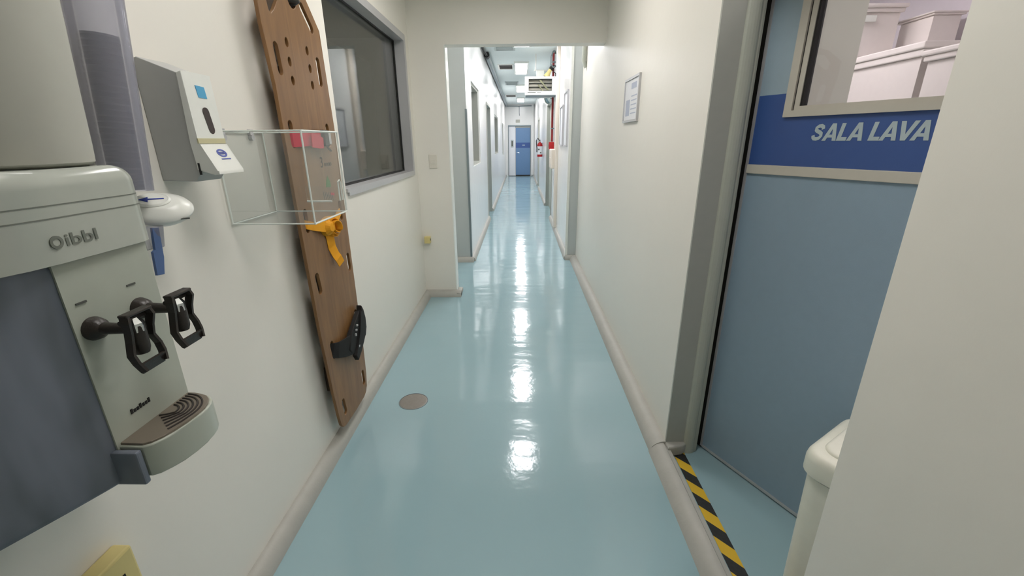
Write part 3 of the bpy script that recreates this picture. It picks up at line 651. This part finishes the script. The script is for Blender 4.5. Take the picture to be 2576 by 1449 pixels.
# the back plate, near side, front, far side, floor
MB().box(ax0+.003, ax0+.007, ay0-.0, ay1, az0, az1).build('back_plate', 'acryl', t)
MB().box(ax1-th, ax1, ay0, ay1, az0, az1).build('front_plate', 'acryl', t)
MB().box(ax0+.007, ax1-th, ay0, ay0+th, az0, az1).build('side_plate', 'acryl', t)
MB().box(ax0+.007, ax1-th, ay1-th, ay1, az0, az1).build('side_plate', 'acryl', t)
MB().box(ax0+.007, ax1-th, ay0+th, ay1-th, az0, az0+th).build('bottom_plate', 'acryl', t)
MB().box(ax0+.16, ax1-.03, ay1-.055, ay1-.052, az0+.045, az0+.10).build('inner_lip', 'acryl', t)
mb = MB(); e = .0026
for x, y in ((ax1, ay0), (ax1, ay1), (ax0+.008, ay0), (ax0+.006, ay1)): mb.tube([(x, y, az0), (x, y, az1)], e*1.2, 6)
for z in (az0, az1):
    mb.tube([(ax0+.006, ay0, z), (ax1, ay0, z)], e, 6); mb.tube([(ax1, ay0, z), (ax1, ay1, z)], e*1.2, 6); mb.tube([(ax0+.006, ay1, z), (ax1, ay1, z)], e, 6)
mb.tube([(ax0+.006, ay0, az0), (ax0+.006, ay1, az0)], e, 6); mb.tube([(ax0+.006, ay0, az1), (ax0+.006, ay1, az1)], e, 6)
mb.tube([(ax0+.16, ay1-.054, az0+.045), (ax1-.03, ay1-.054, az0+.045)], e*1.5, 6)
mb.tube([(ax1-.006, ay1-.035, az0+.045), (ax1-.006, ay1-.035, az0+.115), (ax1-.006, ay1-.020, az0+.12), (ax1-.006, ay1-.012, az0+.11), (ax1-.006, ay1-.012, az0+.045)], e*1.2, 6)
mb.build('edge', 'acryl_edge', t, label='pale edge rods with the shine painted in')
mb = MB()
for y in (1.445, 1.60): MB().cyl((ax0, y, az1-.018), (ax0+.014, y, az1-.018), .010, 14).box(ax0, ax0+.011, y-.008, y+.010, az1-.010, az1+.009).build('wall_clip', 'alu', t, label='small grey wall clip')

# ------------------------------------------------------------------ soap dispenser
t = empty('soap_dispenser', (XL, 1.23, 1.40), 'grey sided white wall soap dispenser with a blue sticker above the water cooler', 'soap dispenser')
sy0, sy1 = 1.17, 1.272
side = [(XL, 1.405), (XL, 1.700), (XL+.012, 1.704), (-.853, 1.667), (-.857, 1.50), (-.850, 1.425), (-.87, 1.402)]
MB().prism(side, 'y', sy0, sy1+.002, bev=.003, seg=2).build('housing', 'soap_grey', t, smooth=30)
fr_ = [(-.8525, 1.667), (-.8565, 1.50), (-.8495, 1.428), (-.80, 1.420), (-.797, 1.432)]
# front cover: sloping white face, thicker at the chin
cov = [(-.856, 1.668), (-.860, 1.50), (-.858, 1.432), (-.815, 1.419), (-.800, 1.421), (-.800, 1.430), (-.838, 1.497), (-.838, 1.512), (-.842, 1.672)]
MB().prism(cov, 'y', sy0-.002, sy1+.004, bev=.003, seg=2).build('front_cover', 'white', t, smooth=30)
fx = lambda z: -.842+(1.672-z)/(.16)*.004+.0006
def onfront(poly): return [(y, z) for y, z in poly]
MB().prism([(1.206, 1.642), (1.238, 1.64), (1.242, 1.612), (1.210, 1.613)], 'x', fx(1.63)-.001, fx(1.63)+.001).build('sticker', 'bluesq', t, label='light blue square sticker')
MB().prism(slot((1.224, 1.578), (1.232, 1.535), .012), 'x', fx(1.57)-.002, fx(1.57)+.0008).build('level_window', 'window_brown', t, label='dark oval level window')
MB().box(-.840, -.8368, sy0-.0025, sy1+.0045, 1.499, 1.512).build('yellow_band', 'ystrip', t, label='yellowed band under the window')
def chin(u, v, d):   # a point on the sloping chin: u along Y, v up the slope
    a = Vector((-.800, 0, 1.430)); b = Vector((-.838, 0, 1.497)); dd = (b-a).normalized(); n = Vector((dd.z, 0, -dd.x)); p = a+dd*v+n*(d+.0006); return (p.x, 1.205+u, p.z)
curve_bm([circ((.026, .050), .019, 24, .012), circ((.026, .050), .0135, 24, .0075)[::-1]], .0008, chin).build('oval_logo', 'blueink', t, label='blue oval emblem')
mb = curve_bm([[(.014+.005*k, .046), (.017+.005*k, .046), (.017+.005*k, .054), (.014+.005*k, .054)] for k in range(5)], .0008, chin); mb.build('logo_strokes', 'blueink', t)
curve_bm([[(.008, .031), (.046, .031), (.046, .034), (.008, .034)]], .0008, chin).build('logo_line', 'blueink', t)
mb = MB(); mb.box(-.853, -.848, sy0-.003, sy0, 1.42, 1.45); mb.build('hinge', 'black', t)

# ------------------------------------------------------------------ cup dispenser
t = empty('cup_dispenser', (-.90, 1.06, 1.32), 'smoky tube cup dispenser with a white oval base and blue lever behind the water cooler', 'cup dispenser')
c0 = Vector((-.893, .985, 1.40)); c1 = Vector((-.858, 1.030, 2.10)); axx = (c1-c0).normalized(); Lh = (c1-c0).length
MB().lathe([(.046, 0), (.049, .3), (.053, Lh), (.050, Lh), (.046, .3), (.043, 0), (.046, 0)], c0, axx, 36).build('tube', 'bluetube', t, smooth=60, label='smoky bluish clear tube')
prof = [(0, .0)]
for k in range(26): prof += [(.035, .002+k*.012), (.0375, .010+k*.012)]
prof += [(.036, .315), (0, .317)]
MB().lathe(prof, c0, axx, 28).build('cup_stack', 'cupstack', t, smooth=20, label='stack of grey plastic cups seen through the tube')
bc = Vector((-.884, 1.050, 1.344))
bax = Vector((.34, -.40, .86)).normalized(); bu = Vector((.76, .64, 0)); bu = (bu-bax*bu.dot(bax)).normalized(); bv = bax.cross(bu)
BF = Matrix(((bu.x, bv.x, bax.x, bc.x), (bu.y, bv.y, bax.y, bc.y), (bu.z, bv.z, bax.z, bc.z), (0, 0, 0, 1)))
mb = MB(xf=BF @ Matrix.Diagonal((1.12, .92, 1, 1))); mb.lathe([(0, -.030), (.034, -.026), (.050, -.012), (.0585, 0), (.0585, .006), (.052, .016), (.036, .026), (.028, .028), (0, .028)], (0, 0, 0), (0, 0, 1), 40)
mb.build('base', 'white', t, smooth=40, label='white rounded base')
BB = BF @ Matrix.Translation((-.012, .004, .027))
mb = MB(xf=BB @ Matrix.Diagonal((1.15, .85, 1, 1))); mb.lathe([(.031, 0), (.031, .003), (.027, .006), (.024, .0045), (0, .0045)], (0, 0, 0), (0, 0, 1), 32)
mb.build('button', 'white', t, smooth=40)
mb = MB(xf=BB); mb.prism([(-.026, .001), (-.008, .009), (-.010, -.010)], 'z', .0045, .0056); mb.prism([(-.010, .0025), (.022, .0015), (.022, -.002), (-.010, -.0015)], 'z', .0045, .0056)
mb.build('arrow_mark', 'blueink', t, label='blue arrow mark')
mb = MB(xf=BF); mb.box(-.002, .050, -.047, -.044, .004, .0065); mb.build('seam', 'mark', t)
MB().lathe([(0, 0), (.026, 0), (.034, .05), (0, .05)], (-.892, 1.0, 1.262), (0, 0, 1), 24).build('outlet', 'bluetube', t, smooth=50)
MB().prism([(.962, 1.203), (.982, 1.200), (.994, 1.240), (1.002, 1.310), (.984, 1.313), (.976, 1.262), (.968, 1.258)], 'x', -.868, -.862).build('lever', 'bluelever', t, label='blue lever tongue')
MB().box(-.90, -.872, .966, .980, 1.262, 1.335, .003).build('lever_guard', 'soap_grey', t)
MB().box(XL, -.925, .95, 1.04, 1.36, 1.42, .004).build('wall_bracket', 'white', t)

# ------------------------------------------------------------------ water cooler
t = empty('water_cooler', (-.82, .58, .94), 'wall mounted white and blue-grey water cooler with two brown taps', 'water cooler')
bodyp = [(XL, .79), (-.72, .765), (-.684, .755), (-.684, .586), (-.690, .568), (-.72, .515), (-.752, .449), (-.80, .36), (-.86, .30), (XL, .28)]
MB().prism(bodyp, 'z', .945, 1.335, bev=.008, seg=2).build('body', 'body', t, smooth=35, label='dark blue-grey glossy body')
MB().prism([(-.69, .588), (-.681, .588), (-.680, .752), (-.688, .758), (-.72, .768), (-.72, .60)], 'z', 1.00, 1.335).build('front_panel', 'panel', t, smooth=30, label='pale front panel behind the taps')
covp = [(XL, .80), (-.71, .778), (-.682, .765), (-.674, .745), (-.672, .60), (-.676, .555), (-.692, .50), (-.73, .42), (-.79, .33), (-.86, .275), (XL, .26)]
MB().prism(covp, 'z', 1.334, 1.466, bev=.026, seg=6, side='b').build('top_cover', 'offwhite', t, smooth=50, label='glossy off-white top cover')
# groove lines on the cover
for z in (1.418, 1.402):
    pass
def ring(poly, z0, z1, e):   # thin band hugging the cover outline on the front side
    mb = MB(); pp = [(x+e, y) for x, y in poly[1:-2]]
    inn = [(x-.004, y) for x, y in poly[1:-2]]
    mb.prism(pp+inn[::-1], 'z', z0, z1); return mb
ring(covp, 1.4165, 1.418, .0006).build('groove', 'mark2', t); ring(covp, 1.3985, 1.400, .0006).build('groove', 'mark2', t)
cvx = lambda y: -.6728+(.6-y)*(-.0) if y >= .6 else -.672+(y-.6)*.09
place = lambda u, v, d: (-.6715+d, .612+u, 1.357+v)
text_bm('ibbl', .050, .018, .0006, place, .012).build('brand_lettering', 'mark2', t, label='grey brand lettering')
curve_bm([circ((.006, .009), .0095, 24), circ((.006, .009), .0055, 24)[::-1]], .0012, lambda u, v, d: (-.6715+d, .593+u, 1.3565+v)).build('brand_ring', 'mark2', t)
for y in (.602, .692): MB().box(-.6805, -.6790, y, y+.017, 1.266, 1.269).build('tap_mark', 'mark', t)
mb = MB()
for k in range(7): mb.box(-.6805, -.6793, .628+k*.006, .632+k*.006, 1.052, 1.058+(.003 if k % 3 == 0 else 0))
mb.build('printed_note', 'ink', t)
# taps
def tap(y, z):
    kn = MB().lathe([(0, 0), (.019, 0), (.0195, .004), (.016, .014), (.010, .019), (.009, .04), (.008, .062), (0, .062)], (-.681, y, z), (1, 0, 0), 24).build('tap', 'brown', t, smooth=45, label='dark brown tap')
    MB().lathe([(0, -.042), (.010, -.042), (.0125, -.034), (.0135, -.01), (.013, .006), (0, .006)], (-.612, y, z), (0, 0, 1), 20).build('spout', 'brown', kn, smooth=45)
    MB().lathe([(.0138, -.004), (.0138, .010), (.008, .019), (0, .020)], (-.612, y, z), (0, 0, 1), 8).build('cap', 'chrome', kn, label='shiny chrome cap')
    # lever: closed bent loop hanging round the spout
    mb = MB(); x = -.606; h = .0045
    for s_ in (-1, 1):
        pts = [(x+.002, y+s_*.020, z+.028), (x+.004, y+s_*.023, z+.018), (x+.001, y+s_*.020, z+.0), (x-.002, y+s_*.020, z-.018), (x+.0, y+s_*.026, z-.036), (x+.004, y+s_*.025, z-.050), (x+.008, y+s_*.020, z-.066)]
        mb.ribbon(pts, [.007, .007, .006, .006, .006, .006, .006], (1, 0, 0), h)
    mb.box(x-.006, x+.010, y-.024, y+.024, z+.026, z+.031, .002)
    mb.ribbon([(x+.007, y-.022, z-.060), (x+.007, y+.022, z-.060)], .009, (.25, 0, 1), .004)
    mb.cyl((x-.004, y-.024, z+.018), (x-.004, y+.024, z+.018), .004, 10)
    mb.build('lever', 'brown', kn)
tap(.615, 1.222); tap(.703, 1.222)
# drip tray
trp = [(-.69, .592), (-.640, .590), (-.629, .597), (-.619, .612), (-.612, .632), (-.607, .655), (-.605, .68), (-.6055, .700), (-.610, .718), (-.618, .733), (-.630, .744), (-.645, .751), (-.665, .755), (-.69, .757)]
trb = [(-.69, .60), (-.650, .602), (-.630, .640), (-.622, .70), (-.640, .745), (-.69, .757)]
tr = MB().prism(trp, 'z', .952, 1.014, bev=.003).build('drip_tray', 'panel', t, smooth=30, label='white drip tray')
gp = [(-.682, .595), (-.642, .594), (-.632, .600), (-.623, .614), (-.616, .633), (-.611, .656), (-.609, .68), (-.6095, .700), (-.614, .716), (-.622, .730), (-.633, .740), (-.647, .746), (-.665, .750), (-.682, .752)]
MB().prism(gp, 'z', 1.013, 1.018, bev=.001).build('grille', 'grille', tr, label='brown-grey grille')
mb = MB()
for k in range(6):
    ins = .006+.0075*k; r_ = .066-ins; cc = (-.676, .684); f = (r_/.066)
    pts = [(-.674, cc[1]+r_, 1.0185)]+[(cc[0]+r_*math.sin(a), cc[1]+r_*math.cos(a), 1.0185) for a in [math.radians(q) for q in range(12, 97, 7)]]
    pts += [(cc[0]+r_-.004-.0015*k, .655+.004*k, 1.0185), (cc[0]+r_-.012-.002*k, .632+.008*k, 1.0185)]
    mb.tube(pts, .0018, 6)
mb.build('grille_slots', 'grille_d', tr, label='dark curved slots')
MB().box(-.70, -.642, .578, .5895, .944, 1.010, .003).build('base_corner', 'body', t)

# water bottle on the cooler
jc = (-.812, .66)
t = empty('water_bottle', (jc[0], jc[1], 1.466), 'large milky off-white water bottle standing on the cooler', 'water bottle')
MB().lathe([(0, 0), (.118, 0), (.127, .006), (.129, .03), (.133, .10), (.138, .18), (.143, .26), (.145, .36), (.140, .39), (.10, .41), (0, .415)], (jc[0], jc[1], 1.4665), (0, 0, 1), 64).build('shell', 'greywhite', t, smooth=50)

# ------------------------------------------------------------------ door to the wash room
p0 = Vector((.926, 1.851, 0)); dd = Vector((.4546, -.8907, 0)); nn = Vector((-.8907, -.4546, 0))
DX = Matrix(((dd.x, nn.x, 0, p0.x), (dd.y, nn.y, 0, p0.y), (0, 0, 1, 0), (0, 0, 0, 1)))   # local x along the door, y towards the hall
def DM(): return MB(xf=DX)
DT = bpy.data.objects.new('door_1', None); COL.objects.link(DT); DT.location = p0; ORG['door_1'] = p0.copy(); tagit(DT, 'light blue door with a dark blue lettered band, standing ajar on the right', kind='structure')
ZT = 2.09
wu0, wu1, wz0, wz1 = .128, .66, 1.575, 2.03
# leaf in pieces round the window, in the two blues
def leafpiece(z0, z1, m, nm, lab=None):
    mb = DM()
    if z1 <= wz0: mb.box(.012, .80, -.038, 0, z0, z1)
    elif z0 >= wz1: mb.box(.012, .80, -.038, 0, z0, z1)
    else:
        if z0 < wz0: mb.box(.012, .80, -.038, 0, z0, wz0); z0 = wz0
        zt = min(z1, wz1)
        mb.box(.012, wu0, -.038, 0, z0, zt); mb.box(wu1, .80, -.038, 0, z0, zt)
        if z1 > wz1: mb.box(.012, .80, -.038, 0, wz1, z1)
    mb.build(nm, m, DT, label=lab)
leafpiece(.022, 1.368, 'blue_mid', 'lower_panel'); leafpiece(1.368, 1.657, 'blue_dark', 'blue_band', 'dark royal blue band'); leafpiece(1.657, ZT, 'blue_light', 'upper_panel')
DM().box(.002, .014, -.040, .003, .012, ZT).box(.80, .806, -.040, .003, .012, ZT).box(.014, .80, -.040, .0025, .008, .022).build('edge_strip', 'alu', DT)
DM().box(-.042, .004, -.034, -.003, .0, ZT).build('gasket_and_gap', 'black', DT)  # black strip stands in for the dark hinge gap
DM().box(.014, .80, 0, .010, 1.368, 1.403, .002).build('rail', 'beige_frame', DT, label='aluminium trim rail under the blue band')
# window in the door
fr = DM()
fr.box(wu0, wu0+.028, -.045, .012, wz0, wz1); fr.box(wu1-.03, wu1, -.045, .012, wz0, wz1); fr.box(wu0+.028, wu1-.03, -.045, .012, wz0, wz0+.022); fr.box(wu0+.028, wu1-.03, -.045, .012, wz1-.025, wz1)
wf = fr.build('window_frame', 'beige_frame', DT)
sa = DM(); sa.box(wu0+.032, wu0+.050, -.03, .004, wz0+.022, wz1-.025); sa.box(wu0+.050, wu1-.03, -.03, .004, wz0+.022, wz0+.036)
sa.build('sash', 'beige_frame', wf)
g_ = DM(); g_.box(wu0+.028, wu0+.032, -.02, .002, wz0+.01, wz1-.025); g_.box(wu0+.050, wu0+.057, -.03, .0, wz0+.034, wz1-.025); g_.build('seal', 'black', wf)
DM().box(wu0+.05, wu1-.03, -.022, -.017, wz0+.03, wz1-.02).build('pane', 'glass', wf)
def dplace(u, v, d): return tuple(DX @ Vector((.238+u, .0008+d, 1.492+v)))
def stroke(pts, w_):
    P_ = [Vector(p) for p in pts]; Lf = []; Rt = []
    for i in range(len(P_)):
        d = (P_[min(i+1, len(P_)-1)]-P_[max(i-1, 0)]).normalized(); n = Vector((-d.y, d.x)); Lf.append(tuple(P_[i]+n*w_/2)); Rt.append(tuple(P_[i]-n*w_/2))
    return Lf+Rt[::-1]
GL_ = {'L': [[(0, 0), (.62, 0), (.62, .21), (.25, .21), (.25, 1), (0, 1)]],
       'A': [[(0, 0), (.26, 0), (.32, .19), (.64, .19), (.70, 0), (.96, 0), (.61, 1), (.35, 1)], [(.38, .36), (.48, .70), (.58, .36)]],
       'V': [[(.35, 0), (.61, 0), (.96, 1), (.70, 1), (.48, .32), (.26, 1), (0, 1)]],
       'S': [stroke([(.66, .68), (.60, .82), (.45, .885), (.28, .865), (.16, .77), (.18, .65), (.30, .57), (.48, .51), (.62, .42), (.66, .29), (.57, .165), (.41, .11), (.24, .13), (.13, .22), (.10, .33)], .215)]}
loops = []; u_ = 0
for ch, adv in (('S', .82), ('A', .98), ('L', .66), ('A', 1.30), ('L', .62), ('A', .84), ('V', .84), ('A', .96)):
    for lp in GL_[ch]: loops.append([(u_+p[0], p[1]) for p in lp])
    u_ += adv
sx_ = .335/u_
def lplace(u, v, tt): return dplace((u+.21*v)*sx_, v*.056, tt)
curve_bm(loops, .0008, lplace).build('lettering', 'letter', DT, label='pale grey slanted bold capital lettering')

# door frame on the wall end
jf = MB(); jf.box(XR-.003, XR+.085, DY1-.012, DY1, .062, DZ); jf.box(XR-.003, XR+.152, DY0, DY1, DZ-.012, DZ)
struct('trim_5', jf, 'frame', 'grey reveal of the doorway')
pf = []
for k in range(9):
    a = math.pi*k/8; pf.append((XR+.085+.0275*(1-math.cos(a)), DY1-.012-.012*math.sin(a)))
pf = [(XR+.085, DY1+.03)]+pf+[(XR+.148, DY1-.012), (XR+.148, DY1-.004), (XR+.158, DY1-.004), (XR+.158, DY1+.03)]
struct('trim_6', MB().prism(pf, 'z', 0, DZ), 'frame2', 'rounded grey door frame profile')
struct('baseboard_reveal', MB().prism([(XR-.004, DY1-.055), (XR+.07, DY1-.04), (XR+.10, DY1-.018), (XR+.10, DY1), (XR-.004, DY1)], 'z', 0, .062, bev=.012), 'cove')

# ------------------------------------------------------------------ wash room behind the door
struct('wall_wash_room', MB().box(3.0, 3.1, -1, 5, 0, 2.8), 'sala'); struct('wall_wash_room_rear', MB().box(.885, 3.0, 5, 5.1, 0, 2.8), 'sala'); struct('wall_wash_room_near', MB().box(.885, 3.0, -1.1, -1, 0, 2.8), 'sala'); struct('ceiling_wash_room', MB().box(.885, 3.1, -1.1, 5.1, 2.8, 2.9), 'sala')
struct('wall_wash_partition', MB().box(.90, 1.66, 2.4, 2.48, 0, 2.8), 'frost', 'pale partition behind the door window')
ceiling_light(1.3, 1.9, 3.0, 3.6, 2.8, 'sala_lamp', 'ceiling light of the room behind the blue door, the farther one, beside the crates')
ceiling_light(1.8, 2.4, .7, 1.2, 2.8, 'sala_fill', 'fill light added to the room behind the blue door, the nearer of the two')
def crate(x0, x1, y0, y1, z0, z1, label, lid=.045):
    t = empty('lidded_crate', ((x0+x1)/2, (y0+y1)/2, z0), label, 'crate', 'white lidded crates behind the door window')
    mb = MB(); mb.prism([(x0+.03, y0+.03), (x1-.03, y0+.03), (x1-.03, y1-.03), (x0+.03, y1-.03)], 'z', z0, z1-lid, bev=.008); mb.build('tub', 'crate', t)
    mb = MB(); mb.box(x0+.012, x1-.012, y0+.012, y1-.012, z1-lid, z1-lid*.5, .006); mb.box(x0, x1, y0, y1, z1-lid*.5, z1, .008); mb.build('lid', 'crate', t)
t = empty('storage_bench', (2.6, 2.9, 0), 'white bench carrying the crates in the room behind the door', 'bench')
MB().box(2.3, 2.99, 2.0, 4.0, 1.2, 1.25, .004).build('top', 'white', t)
for x, y in ((2.34, 2.04), (2.34, 3.96), (2.96, 2.04), (2.96, 3.96)): MB().box(x-.02, x+.02, y-.02, y+.02, 0, 1.2).build('leg', 'alu', t)
crate(2.40, 2.95, 2.92, 3.6, 1.25, 2.045, 'large white lidded crate seen through the door window, behind the pale partition edge', .08)
crate(2.36, 2.9, 2.1, 2.88, 1.25, 1.98, 'white lidded crate seen through the door window at its right side', .06)
crate(2.34, 2.66, 3.44, 3.62, 2.046, 2.37, 'narrow white lidded crate stacked on the larger crate, nearest the pale partition', .05)
MB().box(2.36, 2.46, 3.445, 3.462, 2.26, 2.30, .005).build('handle', 'white', bpy.data.objects['lidded_crate.002'])
crate(2.70, 2.94, 3.28, 3.6, 2.046, 2.285, 'low white crate stacked on the larger crate, to the right of the narrow one', .02)

# ------------------------------------------------------------------ pedal bin beside the doorway
ca = math.atan2(.56, .83); o0 = Vector((.862, 1.105, 0))
BXF = Matrix.Translation(o0) @ Matrix.Rotation(ca, 4, 'Z')       # local x away along the far edge, -y towards the viewpoint
def rrect(x0, x1, y0, y1, r, n=6):
    out = []
    for cx_, cy_, a0 in ((x1-r, y1-r, 0), (x0+r, y1-r, 90), (x0+r, y0+r, 180), (x1-r, y0+r, 270)):
        for k in range(n+1):
            a = math.radians(a0+90*k/n); out.append((cx_+r*math.cos(a), cy_+r*math.sin(a)))
    return out
t = empty('waste_bin', tuple(o0+Vector((.1, 0, 0))), 'off-white plastic lidded waste bin standing inside the doorway', 'waste bin')
bw, bd = .34, .27
def taper(z0, z1, ins0, ins1, r):
    mb = MB(xf=BXF); A = mb._v([(x, y, z0) for x, y in rrect(ins0, bw-ins0, -bd+ins0, -ins0, r)]); B = mb._v([(x, y, z1) for x, y in rrect(ins1, bw-ins1, -bd+ins1, -ins1, r)])
    n = len(A); mb.bm.faces.new(A[::-1]); mb.bm.faces.new(B)
    for k in range(n): mb.bm.faces.new([A[k], A[(k+1) % n], B[(k+1) % n], B[k]])
    return mb
taper(.0, .52, .022, .014, .05).build('tub', 'bin', t, smooth=40)
def loft(prof, r, nm):
    mb = MB(xf=BXF); rings = [mb._v([(x, y, z) for x, y in rrect(q, bw-q, -bd+q, -q, max(.012, r-q*.8))]) for q, z in prof]
    for A, B in zip(rings, rings[1:]):
        for k in range(len(A)): mb.bm.faces.new([A[k], A[(k+1) % len(A)], B[(k+1) % len(A)], B[k]])
    mb.bm.faces.new(rings[0][::-1]); mb.bm.faces.new(rings[-1]); mb.build(nm, 'bin', t, smooth=50)
loft([(.006, .515), (0, .522), (0, .568), (.003, .582), (.009, .593), (.018, .599), (.030, .601)], .06, 'lid')
loft([(.036, .598), (.037, .606), (.041, .611), (.048, .613)], .075, 'lid_dome')
mb = MB(xf=BXF); mb.prism(rrect(.012, bw-.012, -bd+.012, -.012, .05), 'z', .510, .516); mb.build('lid_gap', 'black', t)

# ------------------------------------------------------------------ cabinet in the dim room behind the window
ceiling_light(-2.6, -2.0, 2.2, 2.8, 2.8, 'side_fill', 'dim fill light added to the room behind the hall window')
t = empty('metal_cabinet', (-1.5, 4.3, 0), 'grey metal cabinet standing behind the hall window', 'cabinet')
MB().box(-1.95, -1.55, 3.7, 4.95, 0, 2.28, .006).build('carcass', 'soap_grey', t)
for a, b in ((3.715, 4.31), (4.33, 4.935)): MB().box(-1.55, -1.535, a, b, .08, 2.24, .003).build('door', 'soap_grey', t)
